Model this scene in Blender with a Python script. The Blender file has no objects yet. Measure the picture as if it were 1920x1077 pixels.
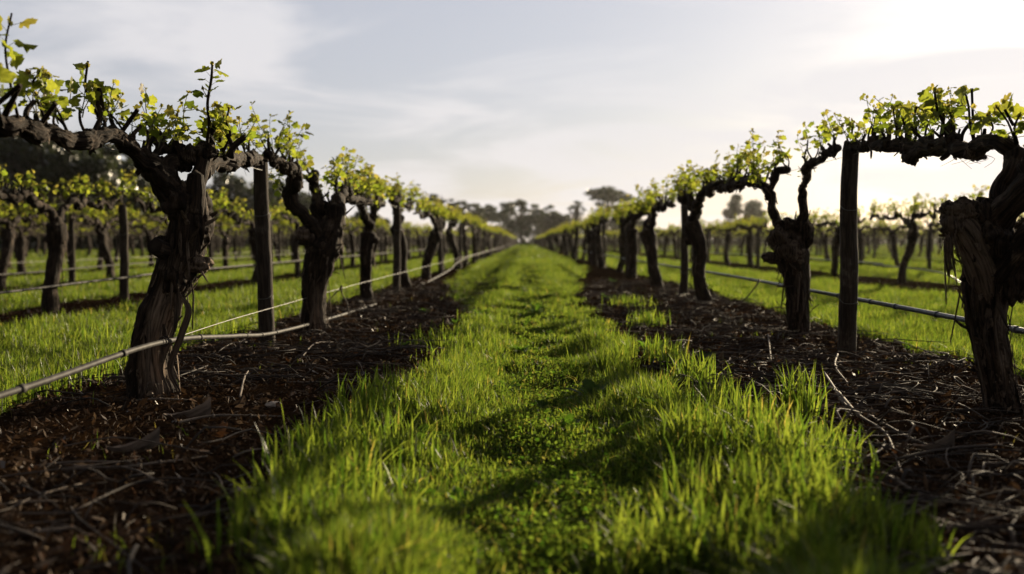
import bpy, math, random
import numpy as np
from mathutils import Vector, Matrix, Euler

# ------------------------------------------------------------------ camera, sky, sun, exposure
SC = bpy.context.scene
COL = SC.collection
F = 35.0 / 36.0 * 1920.0
CAMH = 0.70
cam_d = bpy.data.cameras.new("camera")
cam_d.lens = 35.0; cam_d.sensor_width = 36.0
cam_d.clip_start = 0.05; cam_d.clip_end = 3000.0
cam_d.dof.use_dof = True
cam_d.dof.focus_distance = 4.4
cam_d.dof.aperture_fstop = 1.9
cam = bpy.data.objects.new("camera", cam_d); COL.objects.link(cam)
cam.location = (0, 0, CAMH)
cam.rotation_euler = (math.pi / 2 - math.atan(86.5 / F), 0, math.atan(25.0 / F))
SC.camera = cam
RC = cam.rotation_euler.to_matrix()

SUN_AZ, SUN_EL = 31.0, 12.8            # degrees right of the view down the row, degrees above horizon
sd = Vector((math.sin(math.radians(SUN_AZ)) * math.cos(math.radians(SUN_EL)),
             math.cos(math.radians(SUN_AZ)) * math.cos(math.radians(SUN_EL)), math.sin(math.radians(SUN_EL))))
sun_d = bpy.data.lights.new("sun", 'SUN'); sun_d.energy = 5.0; sun_d.angle = math.radians(0.5)
sun_d.color = (1.0, 0.82, 0.56)
sun = bpy.data.objects.new("sun", sun_d); COL.objects.link(sun)
sun.rotation_euler = sd.to_track_quat('Z', 'Y').to_euler()

class NT:
    """tiny node-tree writer"""
    def __init__(self, tree):
        self.t = tree; tree.nodes.clear()
    def n(self, typ, **kw):
        nd = self.t.nodes.new(typ)
        ins = kw.pop('ins', {})
        for k, v in kw.items(): setattr(nd, k, v)
        for k, v in ins.items():
            s = nd.inputs[k]
            if isinstance(v, bpy.types.NodeSocket): self.t.links.new(v, s)
            else: s.default_value = v
        return nd
    def link(self, a, b): self.t.links.new(a, b)
    def math(self, op, a, b=None, c=None, clamp=False):
        nd = self.n('ShaderNodeMath', operation=op, use_clamp=clamp)
        for i, v in enumerate((a, b, c)):
            if v is None: continue
            if isinstance(v, bpy.types.NodeSocket): self.link(v, nd.inputs[i])
            else: nd.inputs[i].default_value = v
        return nd.outputs[0]
    def vmath(self, op, a, b=None):
        nd = self.n('ShaderNodeVectorMath', operation=op)
        for i, v in enumerate((a, b)):
            if v is None: continue
            if isinstance(v, bpy.types.NodeSocket): self.link(v, nd.inputs[i])
            else: nd.inputs[i].default_value = v
        return nd
    def mix(self, f, a, b):
        nd = self.n('ShaderNodeMix', data_type='RGBA')
        for k, v in ((0, f), (6, a), (7, b)):
            if isinstance(v, bpy.types.NodeSocket): self.link(v, nd.inputs[k])
            else: nd.inputs[k].default_value = v if k == 0 else (*v, 1.0)
        return nd.outputs[2]
    def noise(self, vec, scale, detail=4.0, rough=0.55, dist=0.0):
        nd = self.n('ShaderNodeTexNoise', ins={'Scale': scale, 'Detail': detail, 'Roughness': rough, 'Distortion': dist})
        if vec is not None: self.link(vec, nd.inputs['Vector'])
        return nd.outputs['Fac']
    def ramp(self, f, lo, hi, a=0.0, b=1.0):
        nd = self.n('ShaderNodeMapRange', interpolation_type='SMOOTHSTEP')
        self.link(f, nd.inputs[0])
        for i, v in enumerate((lo, hi, a, b)): nd.inputs[i + 1].default_value = v
        return nd.outputs[0]

world = bpy.data.worlds.new("World"); SC.world = world; world.use_nodes = True
w = NT(world.node_tree)
sky = w.n('ShaderNodeTexSky', sky_type='NISHITA', sun_disc=False, sun_elevation=math.radians(SUN_EL),
          sun_rotation=math.radians(SUN_AZ), air_density=1.0, dust_density=1.2, ozone_density=1.6)
tc = w.n('ShaderNodeTexCoord')
sep = w.n('ShaderNodeSeparateXYZ', ins={0: tc.outputs['Generated']})
zz = w.math('MAXIMUM', w.math('ADD', sep.outputs[2], 0.10), 0.03)
px_ = w.math('DIVIDE', sep.outputs[0], zz); py_ = w.math('DIVIDE', sep.outputs[1], zz)
cv = w.n('ShaderNodeCombineXYZ', ins={0: px_, 1: w.math('MULTIPLY', py_, 1.15), 2: 0.37}).outputs[0]
n1 = w.noise(cv, 0.75, 8.0, 0.56, 0.7)
n2 = w.noise(w.vmath('ADD', cv, (7.3, 2.1, 0.0)).outputs[0], 0.22, 3.0, 0.5, 0.3)
cl = w.ramp(w.math('ADD', w.math('MULTIPLY', n1, 0.62), w.math('MULTIPLY', n2, 0.38)), 0.44, 0.57)
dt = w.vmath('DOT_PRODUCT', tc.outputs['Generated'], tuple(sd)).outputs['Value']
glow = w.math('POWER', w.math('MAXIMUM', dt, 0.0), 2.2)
low = w.math('POWER', w.math('SUBTRACT', 1.0, w.math('MAXIMUM', sep.outputs[2], 0.0), clamp=True), 7.0)
cc = w.mix(low, (4.5, 4.48, 4.72), (5.0, 4.65, 4.45))
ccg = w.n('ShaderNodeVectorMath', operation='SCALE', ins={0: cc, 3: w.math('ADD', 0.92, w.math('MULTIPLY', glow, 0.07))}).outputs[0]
skc = w.n('ShaderNodeVectorMath', operation='MULTIPLY', ins={0: sky.outputs[0], 1: (0.335, 0.36, 0.44)}).outputs[0]
base = w.mix(0.56, skc, ccg)
fin = w.mix(w.math('MULTIPLY', cl, 0.9), base, ccg)
# the sky away from the sun and overhead is darker
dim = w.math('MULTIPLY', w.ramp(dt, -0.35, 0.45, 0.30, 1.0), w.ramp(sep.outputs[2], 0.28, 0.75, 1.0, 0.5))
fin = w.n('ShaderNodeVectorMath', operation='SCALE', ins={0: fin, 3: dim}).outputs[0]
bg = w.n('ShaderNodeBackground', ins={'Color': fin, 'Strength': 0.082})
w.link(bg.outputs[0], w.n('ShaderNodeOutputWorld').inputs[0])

SC.view_settings.view_transform = 'Standard'; SC.view_settings.look = 'None'
SC.view_settings.exposure = 1.15; SC.view_settings.gamma = 1.0
SC.render.engine = 'CYCLES'
SC.cycles.use_denoising = True
SC.cycles.max_bounces = 6; SC.cycles.transparent_max_bounces = 4
SC.cycles.use_adaptive_sampling = True; SC.cycles.adaptive_threshold = 0.01

# ------------------------------------------------------------------ helpers
def at(px, py, Y):
    """photo pixel (1920 wide) at distance Y down the row -> world point"""
    d = RC @ Vector(((px - 960) / F, -(py - 538.5) / F, -1.0))
    return Vector((0, 0, CAMH)) + d * (Y / d.y)

def on_ground(px, py):
    d = RC @ Vector(((px - 960) / F, -(py - 538.5) / F, -1.0))
    t = -CAMH / d.z
    return d.x * t, d.y * t

_r = np.random.RandomState(11)
_G = _r.normal(size=(256, 3)); _G /= np.linalg.norm(_G, axis=1)[:, None]
_P = np.tile(_r.permutation(256), 3)
def pn(x, y, z=0.0, seed=0):
    """perlin noise on arrays, about -0.7..0.7"""
    x, y, z = np.broadcast_arrays(np.asarray(x, float) + seed * 17.31, np.asarray(y, float) + seed * 5.77, np.asarray(z, float) + seed * 9.13)
    xi = np.floor(x).astype(int); yi = np.floor(y).astype(int); zi = np.floor(z).astype(int)
    xf = x - xi; yf = y - yi; zf = z - zi
    u = xf * xf * (3 - 2 * xf); v = yf * yf * (3 - 2 * yf); ww = zf * zf * (3 - 2 * zf)
    out = 0
    for a in (0, 1):
        for b in (0, 1):
            for c in (0, 1):
                h = _P[_P[_P[(xi + a) & 255] + ((yi + b) & 255)] + ((zi + c) & 255)]
                g = _G[h]
                d = g[..., 0] * (xf - a) + g[..., 1] * (yf - b) + g[..., 2] * (zf - c)
                out = out + d * (u if a else 1 - u) * (v if b else 1 - v) * (ww if c else 1 - ww)
    return out

class MB:
    """collects vertices, triangles, quads and per-vertex attributes; builds ONE mesh object"""
    def __init__(self): self.v = []; self.t = []; self.q = []; self.a = {}; self.n = 0
    def add(self, V, T=None, Q=None, **attrs):
        V = np.asarray(V, float).reshape(-1, 3)
        if T is not None and len(T): self.t.append(np.asarray(T, int).reshape(-1, 3) + self.n)
        if Q is not None and len(Q): self.q.append(np.asarray(Q, int).reshape(-1, 4) + self.n)
        self.v.append(V)
        for k, val in attrs.items(): self.a.setdefault(k, []).append(np.asarray(val, float))
        self.n += len(V)
    def merge(self, o, M=None):
        if not o.n: return
        V = np.concatenate(o.v)
        if M is not None:
            A = np.array(M.to_3x3()); V = V @ A.T + np.array(M.translation)
        self.add(V, np.concatenate(o.t) if o.t else None, np.concatenate(o.q) if o.q else None,
                 **{k: np.concatenate(x) for k, x in o.a.items()})
    def mesh(self, name, mat, smooth=True):
        me = bpy.data.meshes.new(name)
        V = np.concatenate(self.v).astype(np.float32)
        T = np.concatenate(self.t) if self.t else np.zeros((0, 3), int)
        Q = np.concatenate(self.q) if self.q else np.zeros((0, 4), int)
        me.vertices.add(len(V)); me.vertices.foreach_set('co', V.ravel())
        me.loops.add(T.size + Q.size)
        me.loops.foreach_set('vertex_index', np.concatenate([T.ravel(), Q.ravel()]).astype(np.int32))
        me.polygons.add(len(T) + len(Q))
        ls = np.concatenate([np.arange(len(T)) * 3, T.size + np.arange(len(Q)) * 4]).astype(np.int32)
        me.polygons.foreach_set('loop_start', ls)
        me.polygons.foreach_set('use_smooth', np.full(len(T) + len(Q), smooth))
        for k, parts in self.a.items():
            A = np.concatenate(parts)
            if A.ndim == 1:
                at_ = me.attributes.new(k, 'FLOAT', 'POINT'); at_.data.foreach_set('value', A.astype(np.float32))
            else:
                at_ = me.attributes.new(k, 'FLOAT_VECTOR', 'POINT'); at_.data.foreach_set('vector', A.astype(np.float32).ravel())
        me.update(); me.validate()
        me.materials.append(mat)
        return me
    def build(self, name, mat, parent=None, smooth=True, loc=None):
        o = bpy.data.objects.new(name, self.mesh(name, mat, smooth)); COL.objects.link(o)
        if parent is not None: o.parent = parent
        if loc is not None: o.location = loc
        return o

def tag(o, label=None, cat=None, group=None, kind=None):
    if label: o['label'] = label
    if cat: o['category'] = cat
    if group: o['group'] = group
    if kind: o['kind'] = kind
    return o
def empty(name, loc=(0, 0, 0), rz=0.0):
    e = bpy.data.objects.new(name, None); COL.objects.link(e)
    e.location = loc; e.rotation_euler = (0, 0, rz); e.empty_display_size = 0.1
    return e
def copy_tree(o, parent=None):
    c = o.copy(); COL.objects.link(c)
    if parent is not None: c.parent = parent
    for ch in o.children: copy_tree(ch, c)
    return c

def crom(P, R, step):
    P = np.asarray(P, float); R = np.asarray(R, float)
    if len(P) == 2:
        m = max(2, int(np.linalg.norm(P[1] - P[0]) / step)); t = np.linspace(0, 1, m + 1)[:, None]
        return P[0] + (P[1] - P[0]) * t, R[0] + (R[1] - R[0]) * t[:, 0]
    A = np.vstack([2 * P[0] - P[1], P, 2 * P[-1] - P[-2]])
    out, ro = [], []
    for i in range(len(P) - 1):
        p0, p1, p2, p3 = A[i:i + 4]
        m = max(1, int(math.ceil(np.linalg.norm(p2 - p1) / step)))
        t = (np.arange(m) / m)[:, None]
        out.append(0.5 * (2 * p1 + (p2 - p0) * t + (2 * p0 - 5 * p1 + 4 * p2 - p3) * t ** 2 + (3 * p1 - p0 - 3 * p2 + p3) * t ** 3))
        s = t[:, 0] * t[:, 0] * (3 - 2 * t[:, 0])
        ro.append(R[i] + (R[i + 1] - R[i]) * s)
    out.append(P[-1:]); ro.append(R[-1:])
    return np.vstack(out), np.concatenate(ro)

def tube(mb, P, R, seg=10, step=0.03, lump=0.0, ridge=0.0, twist=0.0, seed=0, cap=True, lscale=9.0, K=2.2, bare=None, tipround=0.35, dents=0.0):
    """gnarled tube along a path; writes the bark coordinate 'bk' and the bare-wood amount 'bare'"""
    C, r = crom(P, R, step)
    n = len(C)
    T = np.gradient(C, axis=0); T /= np.linalg.norm(T, axis=1)[:, None] + 1e-9
    U = np.zeros_like(C)
    a = np.array([0, -1.0, 0]) if abs(T[0][1]) < 0.8 else np.array([1.0, 0, 0])
    u = a - T[0] * a.dot(T[0]); u /= np.linalg.norm(u); U[0] = u
    for i in range(1, n):
        u = u - T[i] * u.dot(T[i]); u /= np.linalg.norm(u) + 1e-9; U[i] = u
    W = np.cross(T, U)
    s = np.concatenate([[0], np.cumsum(np.linalg.norm(np.diff(C, axis=0), axis=1))])
    th = np.linspace(0, 2 * math.pi, seg, endpoint=False)
    TH, S = np.meshgrid(th, s)
    tw = TH + twist * S
    rr = np.repeat(r[:, None], seg, 1)
    base = C[:, None, :] + (np.cos(TH)[..., None] * U[:, None, :] + np.sin(TH)[..., None] * W[:, None, :]) * rr[..., None]
    d = np.ones_like(rr)
    if lump: d += lump * (pn(base[..., 0] * lscale, base[..., 1] * lscale, base[..., 2] * lscale, seed) +
                          0.5 * pn(base[..., 0] * lscale * 2.3, base[..., 1] * lscale * 2.3, base[..., 2] * lscale * 2.3, seed + 3))
    if ridge:
        g = pn(np.cos(tw) * K, np.sin(tw) * K, S * 2.6, seed + 1); h = pn(np.cos(tw) * K * 2.6, np.sin(tw) * K * 2.6, S * 6.0, seed + 2)
        d += ridge * (1.0 - 3.2 * np.abs(g)) + ridge * 0.7 * (0.5 - 2.4 * np.abs(h))
    if ridge and seg >= 40: d += ridge * 0.5 * (0.5 - 2.4 * np.abs(pn(np.cos(tw) * K * 6, np.sin(tw) * K * 6, S * 9.0, seed + 6)))
    V = C[:, None, :] + (base - C[:, None, :]) * d[..., None]
    rm = float(np.max(r))
    bk = np.stack([np.cos(tw) * rm, np.sin(tw) * rm, S + seed * 3.7], -1)
    V = V.reshape(-1, 3); bk = bk.reshape(-1, 3)
    i0 = np.arange(n - 1)[:, None] * seg; j = np.arange(seg)[None, :]; j1 = (j + 1) % seg
    Q = np.stack([i0 + j, i0 + j1, i0 + seg + j1, i0 + seg + j], -1).reshape(-1, 4)
    ba = np.zeros(len(V)) if bare is None else bare(TH, S, rr).reshape(-1)
    Tt = []
    if cap:
        e = len(V)
        V = np.vstack([V, C[-1] + T[-1] * r[-1] * tipround, C[0] - T[0] * r[0] * tipround])
        bk = np.vstack([bk, [[0, 0, s[-1]]], [[0, 0, 0]]]); ba = np.append(ba, [0.25, 0.0])
        l = (n - 1) * seg; jj = np.arange(seg); k = (jj + 1) % seg
        Tt = np.vstack([np.stack([l + jj, l + k, np.full(seg, e)], 1), np.stack([k, jj, np.full(seg, e + 1)], 1)])
    mb.add(V, Tt, Q, bk=bk, bare=ba)

def knob(mb, c, r, seed=0, stretch=(1, 1, 1), amp=0.35, nu=18, nv=12, bare=0.0):
    """lumpy burl"""
    u, v = np.meshgrid(np.linspace(0, 2 * math.pi, nu, endpoint=False), np.linspace(0.05, math.pi - 0.05, nv))
    D = np.stack([np.cos(u) * np.sin(v), np.sin(u) * np.sin(v), np.cos(v)], -1)
    d = 1 + amp * (pn(D[..., 0] * 1.7, D[..., 1] * 1.7, D[..., 2] * 1.7, seed) * 1.3 + 0.6 * pn(D[..., 0] * 4.2, D[..., 1] * 4.2, D[..., 2] * 4.2, seed + 5))
    V = (D * d[..., None] * r * np.array(stretch) + np.array(c)).reshape(-1, 3)
    i0 = np.arange(nv - 1)[:, None] * nu; j = np.arange(nu)[None, :]; j1 = (j + 1) % nu
    Q = np.stack([i0 + j, i0 + nu + j, i0 + nu + j1, i0 + j1], -1).reshape(-1, 4)
    bk = np.stack([D[..., 0] * r, D[..., 1] * r, D[..., 2] * r * 0.5 + seed], -1).reshape(-1, 3)
    mb.add(V, None, Q, bk=bk, bare=np.full(len(V), bare))

def ribbon(mb, P, wd, nrm, bare=0.3, seed=0):
    """thin strip of peeling bark"""
    C, _ = crom(P, np.ones(len(P)), 0.02)
    n = len(C); t = np.linspace(0, 1, n)
    nrm = np.asarray(nrm, float); T = np.gradient(C, axis=0); S = np.cross(T, nrm); S /= np.linalg.norm(S, axis=1)[:, None] + 1e-9
    wv = (wd * (0.35 + 0.65 * np.sin(math.pi * np.clip(t * 0.9 + 0.08, 0, 1))) * (1 + 0.4 * pn(t * 5, seed, 0.3)))[:, None]
    V = np.vstack([C - S * wv, C + nrm * 0.004, C + S * wv])
    i = np.arange(n - 1)
    Q = np.vstack([np.stack([i, i + 1, n + i + 1, n + i], 1), np.stack([n + i, n + i + 1, 2 * n + i + 1, 2 * n + i], 1)])
    bk = np.stack([np.repeat([-wd, 0, wd], n), np.zeros(3 * n), np.tile(t * 0.3, 3) + seed], 1)
    mb.add(V, None, Q, bk=bk, bare=np.full(3 * n, bare))

def flakes(mb, P, R, n, rng, L=(0.03, 0.11), wd=(0.003, 0.009), down=0.5, lift=0.02, bare=(0.0, 0.5)):
    """loose shreds of bark standing off a trunk or arm"""
    C, RR = crom(P, R, 0.02); T = np.gradient(C, axis=0); T /= np.linalg.norm(T, axis=1)[:, None] + 1e-9
    for k in range(n):
        i = rng.randint(1, len(C) - 1); a = rng.normal(0, 1, 3); a -= T[i] * a.dot(T[i]); a /= np.linalg.norm(a) + 1e-9
        c0 = C[i] + a * RR[i] * 0.98; d = T[i] * rng.choice([-1, 1]) + np.array([0, 0, -down]) + rng.normal(0, 0.2, 3); d /= np.linalg.norm(d); l = rng.uniform(*L)
        ribbon(mb, [c0, c0 + d * l * 0.5 + a * 0.005, c0 + d * l + a * rng.uniform(0.0, lift)], rng.uniform(*wd), a, bare=rng.uniform(*bare), seed=k)

# ------------------------------------------------------------------ materials
def mat(name):
    m = bpy.data.materials.new(name); m.use_nodes = True
    return m, NT(m.node_tree)
def out(nt, sh): nt.link(sh, nt.n('ShaderNodeOutputMaterial').inputs[0])

def bark_material(name, dark, mid, pale, bump=0.6, spec=0.12):
    m, n = mat(name)
    bk = n.n('ShaderNodeAttribute', attribute_name='bk').outputs['Vector']
    fib = n.vmath('MULTIPLY', bk, (1, 1, 0.10)).outputs[0]
    f1 = n.noise(fib, 85.0, 4.0, 0.6); f2 = n.noise(fib, 260.0, 3.0, 0.6); big = n.noise(bk, 9.0, 4.0, 0.6)
    c = n.mix(n.ramp(f1, 0.38, 0.68), dark, mid)
    c = n.mix(n.math('MULTIPLY', n.ramp(big, 0.55, 0.75), n.ramp(f2, 0.4, 0.6)), c, pale)
    br = n.n('ShaderNodeAttribute', attribute_name='bare').outputs['Fac']
    pw = n.mix(n.ramp(f1, 0.3, 0.62), tuple(x * 0.45 for x in pale), tuple(min(1, x * 1.55) for x in pale))
    c = n.mix(n.math('MULTIPLY', br, n.ramp(f1, 0.2, 0.5, 0.45, 1.0), clamp=True), c, pw)
    h = n.math('ADD', n.math('MULTIPLY', f1, 1.0), n.math('MULTIPLY', f2, 0.45))
    bp = n.n('ShaderNodeBump', ins={'Strength': bump, 'Distance': 0.012, 'Height': h})
    b = n.n('ShaderNodeBsdfPrincipled', ins={'Base Color': c, 'Roughness': 0.85, 'Normal': bp.outputs[0]})
    b.inputs['Specular IOR Level'].default_value = spec
    out(n, b.outputs[0]); return m
M_BARK = bark_material('vine_bark', (0.008, 0.0052, 0.0036), (0.046, 0.030, 0.0195), (0.17, 0.125, 0.09), 1.0)
M_POST = bark_material('weathered_post_wood', (0.022, 0.016, 0.012), (0.055, 0.041, 0.030), (0.10, 0.08, 0.062), 0.45)
M_EUC = bark_material('gum_bark', (0.05, 0.04, 0.033), (0.14, 0.115, 0.095), (0.22, 0.19, 0.16), 0.3)
M_TWIG = bark_material('dry_twig', (0.014, 0.0095, 0.007), (0.05, 0.034, 0.024), (0.15, 0.115, 0.088), 0.3, 0.45)
M_CANE = bark_material('pruned_cane_bark', (0.025, 0.017, 0.012), (0.07, 0.048, 0.034), (0.19, 0.15, 0.115), 0.3, 0.4)

def leaf_material(name, trans, tcol=(1.5, 1.6, 0.75), spec=0.3):
    m, n = mat(name)
    c = n.n('ShaderNodeAttribute', attribute_name='col').outputs['Vector']
    geo = n.n('ShaderNodeNewGeometry')
    v = n.noise(geo.outputs['Position'], 60.0, 2.0)
    c2 = n.n('ShaderNodeVectorMath', operation='SCALE', ins={0: c, 3: n.ramp(v, 0.3, 0.7, 0.8, 1.2)}).outputs[0]
    tcn = n.vmath('MULTIPLY', c2, tcol).outputs[0]
    d = n.n('ShaderNodeBsdfDiffuse', ins={'Color': c2}); t = n.n('ShaderNodeBsdfTranslucent', ins={'Color': tcn})
    mx = n.n('ShaderNodeMixShader', ins={0: trans, 1: d.outputs[0], 2: t.outputs[0]})
    g = n.n('ShaderNodeBsdfGlossy', ins={'Color': (1, 1, 1, 1), 'Roughness': 0.5})
    fr = n.n('ShaderNodeFresnel', ins={'IOR': 1.33})
    mx2 = n.n('ShaderNodeMixShader', ins={0: n.math('MULTIPLY', fr.outputs[0], spec), 1: mx.outputs[0], 2: g.outputs[0]})
    out(n, mx2.outputs[0]); return m
M_LEAF = leaf_material('young_vine_leaf', 0.62, (1.75, 1.8, 0.95), 0.03)
M_GRASS = leaf_material('grass_blade', 0.64, (2.25, 2.5, 0.85), 0.05)
M_CLOVER = leaf_material('clover_leaf', 0.55, (2.1, 2.35, 0.8), 0.0)
M_GUM = leaf_material('gum_leaf', 0.25, (1.2, 1.2, 0.7), 0.3)
M_WEED = leaf_material('weed_leaf', 0.55, (1.9, 2.1, 0.7), 0.15)
M_CHIP = leaf_material('dry_leaf', 0.15, (1.1, 1.0, 0.8), 0.08)

def hose_material(name, c, rough=0.38, spec=0.3):
    m, n = mat(name)
    g = n.n('ShaderNodeNewGeometry').outputs['Position']
    v = n.noise(g, 25.0, 4.0)
    col = n.mix(n.ramp(v, 0.35, 0.7), c, tuple(min(1, x * 1.9 + 0.02) for x in c))
    b = n.n('ShaderNodeBsdfPrincipled', ins={'Base Color': col, 'Roughness': rough})
    b.inputs['Specular IOR Level'].default_value = spec
    out(n, b.outputs[0]); return m
M_HOSE = hose_material('dusty_drip_hose', (0.020, 0.018, 0.016), 0.65, 0.1)
M_HOSE_B = hose_material('grey_drip_hose', (0.03, 0.036, 0.045), 0.42)
m, n = mat('galvanised_wire')
b = n.n('ShaderNodeBsdfPrincipled', ins={'Base Color': (0.10, 0.095, 0.085, 1), 'Metallic': 0.3, 'Roughness': 0.45}); out(n, b.outputs[0]); M_WIRE = m
m, n = mat('pale_pebble')
v = n.noise(n.n('ShaderNodeNewGeometry').outputs['Position'], 90.0, 4.0)
b = n.n('ShaderNodeBsdfPrincipled', ins={'Base Color': n.mix(v, (0.22, 0.18, 0.15), (0.42, 0.36, 0.30)), 'Roughness': 0.8}); out(n, b.outputs[0]); M_STONE = m

m, n = mat('vineyard_ground')
pos = n.n('ShaderNodeNewGeometry').outputs['Position']
dirt = n.n('ShaderNodeAttribute', attribute_name='dirt').outputs['Fac']
s1 = n.noise(pos, 3.0, 6.0, 0.65); s2 = n.noise(pos, 38.0, 5.0, 0.7); s3 = n.noise(pos, 160.0, 3.0, 0.6)
soil = n.mix(n.ramp(s2, 0.3, 0.7), (0.009, 0.0052, 0.003), (0.042, 0.0235, 0.0125))
soil = n.mix(n.math('MULTIPLY', n.ramp(s1, 0.5, 0.75), 0.55), soil, (0.07, 0.041, 0.021))
soil = n.mix(n.math('MULTIPLY', n.ramp(s3, 0.62, 0.75), 0.5), soil, (0.06, 0.04, 0.026))
turf = n.mix(n.ramp(s2, 0.3, 0.7), (0.022, 0.028, 0.008), (0.06, 0.075, 0.018))
turf = n.mix(n.math('MULTIPLY', n.ramp(s1, 0.56, 0.72), 0.5), turf, (0.10, 0.085, 0.035))
mk = n.ramp(n.math('ADD', dirt, n.math('MULTIPLY', n.math('SUBTRACT', s2, 0.5), 0.5)), 0.35, 0.65)
bp = n.n('ShaderNodeBump', ins={'Strength': 0.9, 'Distance': 0.02, 'Height': n.math('ADD', s2, n.math('MULTIPLY', s3, 0.4))})
b = n.n('ShaderNodeBsdfDiffuse', ins={'Color': n.mix(mk, turf, soil), 'Roughness': 1.0, 'Normal': bp.outputs[0]})
out(n, b.outputs[0]); M_GROUND = m

# ------------------------------------------------------------------ the lie of the land
ROWS = {'L1': (-1.66, -2.10, -0.47), 'R1': (1.95, 0.60, 2.42), 'L2': (-4.45, -4.95, -3.95), 'R2': (5.9, 5.1, 6.6)}
lx, rx = -7.15, 9.7
LEFT = ['L1', 'L2']; RIGHT = ['R1', 'R2']
for k in range(3, 20):
    ROWS['L%d' % k] = (lx, lx - 0.45, lx + 0.45); LEFT.append('L%d' % k); lx -= 2.75
for k in range(3, 15):
    ROWS['R%d' % k] = (rx, rx - 0.6, rx + 0.6); RIGHT.append('R%d' % k); rx += 3.7

def dirt_mask(x, y):
    x = np.asarray(x, float); y = np.asarray(y, float)
    wob = 0.12 * pn(x * 0.9, y * 1.1, 0.2, 1) + 0.13 * pn(x * 3.1, y * 3.1, 0.7, 2)
    wob = wob * (1 + np.clip(y, 0, 40) / 14.0)
    o = np.zeros(np.broadcast(x, y).shape)
    for k, (c, a, b_) in ROWS.items():
        b2 = b_ - (0.75 * np.clip((y - 8.0) / 8.0, 0, 1) if k == 'L1' else 0.0)
        a2 = a + (0.72 * np.clip((y - 11.0) / 14.0, 0, 1) if k == 'R1' else 0.0)
        d = np.minimum(x - a2, b2 - x) + wob - (0.28 if k in ('L1', 'R1') else 0.0) * np.clip((y - 16.0) / 25.0, 0, 1)
        o = np.maximum(o, np.clip(d / 0.22 + 0.5, 0, 1))
    return o
def gz(x, y):
    x = np.asarray(x, float); y = np.asarray(y, float)
    fade = np.clip(1.4 - y / 30.0, 0.0, 1.0)
    dm = dirt_mask(x, y)
    return (0.035 * dm + (1 - dm) * (0.075 * pn(x * 2.3, y * 1.9, 0.2, 23) + 0.045 * pn(x * 5.5, y * 5.0, 0.2, 24)) + 0.03 * pn(x * 1.1, y * 1.1, 0.5, 4) + 0.022 * pn(x * 4.3, y * 4.3, 0.1, 6)) * fade
def gz1(x, y): return float(gz(np.array([x]), np.array([y]))[0])

def axis(a, b_, step, lim0, lim1, grow):
    xs = list(np.arange(a, b_, step))
    s = step; x = xs[-1]
    while x < lim1: s = min(s * grow, 40); x += s; xs.append(x)
    s = step; x = xs[0]; pre = []
    while x > lim0: s = min(s * grow, 40); x -= s; pre.append(x)
    return np.array(pre[::-1] + xs)
gx = axis(-5.5, 7.0, 0.045, -900, 900, 1.035); gy = axis(0.8, 12.0, 0.045, -30, 1600, 1.035)
X, Y = np.meshgrid(gx, gy)
Z = gz(X, Y) - 0.0
mb = MB(); nx, ny = len(gx), len(gy)
i0 = np.arange(ny - 1)[:, None] * nx; j = np.arange(nx - 1)[None, :]
mb.add(np.stack([X, Y, Z], -1).reshape(-1, 3), None, np.stack([i0 + j, i0 + j + 1, i0 + nx + j + 1, i0 + nx + j], -1).reshape(-1, 4),
       dirt=dirt_mask(X, Y).reshape(-1))
tag(mb.build('ground', M_GROUND), kind='structure')

# ------------------------------------------------------------------ leaves and shoots
_half = [(0.0, 0.0), (0.30, -0.16), (0.50, 0.06), (0.44, 0.26), (0.64, 0.48), (0.50, 0.60), (0.36, 0.62), (0.28, 0.84), (0.0, 1.06)]
_o = np.array(_half + [(-x, y) for x, y in _half[-2:0:-1]])
LEAF2 = np.vstack([[(0.0, 0.36)], _o])
_no = len(_o)
LEAFT = np.array([(0, 1 + k, 1 + (k + 1) % _no) for k in range(_no)])
LEAF_S = np.array([(0, 0), (0.5, 0.35), (0, 1.0), (-0.5, 0.35)]); LEAF_SQ = np.array([(0, 1, 2, 3)])

def leaf(mb, p, d, nrm, size, col, rng, simple=False):
    d = d / (np.linalg.norm(d) + 1e-9); s = np.cross(d, nrm); s /= np.linalg.norm(s) + 1e-9; nn = np.cross(s, d)
    L = LEAF_S if simple else LEAF2
    x, y = L[:, 0] * (1 + 0.15 * rng.normal()), L[:, 1]
    fold = rng.uniform(-0.1, 0.55); curl = rng.uniform(-0.3, 0.5)
    z = -np.abs(x) * fold * 0.8 - curl * y * y * 0.4 + (0 if simple else 0.07 * np.sin(np.arange(len(L)) * 2.4 + rng.uniform(0, 6)))
    V = p + size * (x[:, None] * s + y[:, None] * d + z[:, None] * nn)
    c = np.tile(np.asarray(col), (len(L), 1)) * rng.uniform(0.8, 1.2)
    if simple: mb.add(V, None, LEAF_SQ, col=c)
    else: mb.add(V, LEAFT, None, col=c)

def lcol(rng, age):
    """age 0 tip (pinkish bronze) .. 1 grown (green)"""
    a = np.array([0.20, 0.145, 0.060]); g = np.array([0.095, 0.130, 0.020]); yg = np.array([0.185, 0.190, 0.036])
    t = rng.uniform(0, 1)
    c = g * (1 - t) + yg * t
    k = max(0.0, 0.7 - age * 2.2) * rng.uniform(0.3, 1.2)
    return c * (1 - min(k, 1)) + a * min(k, 1)

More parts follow.
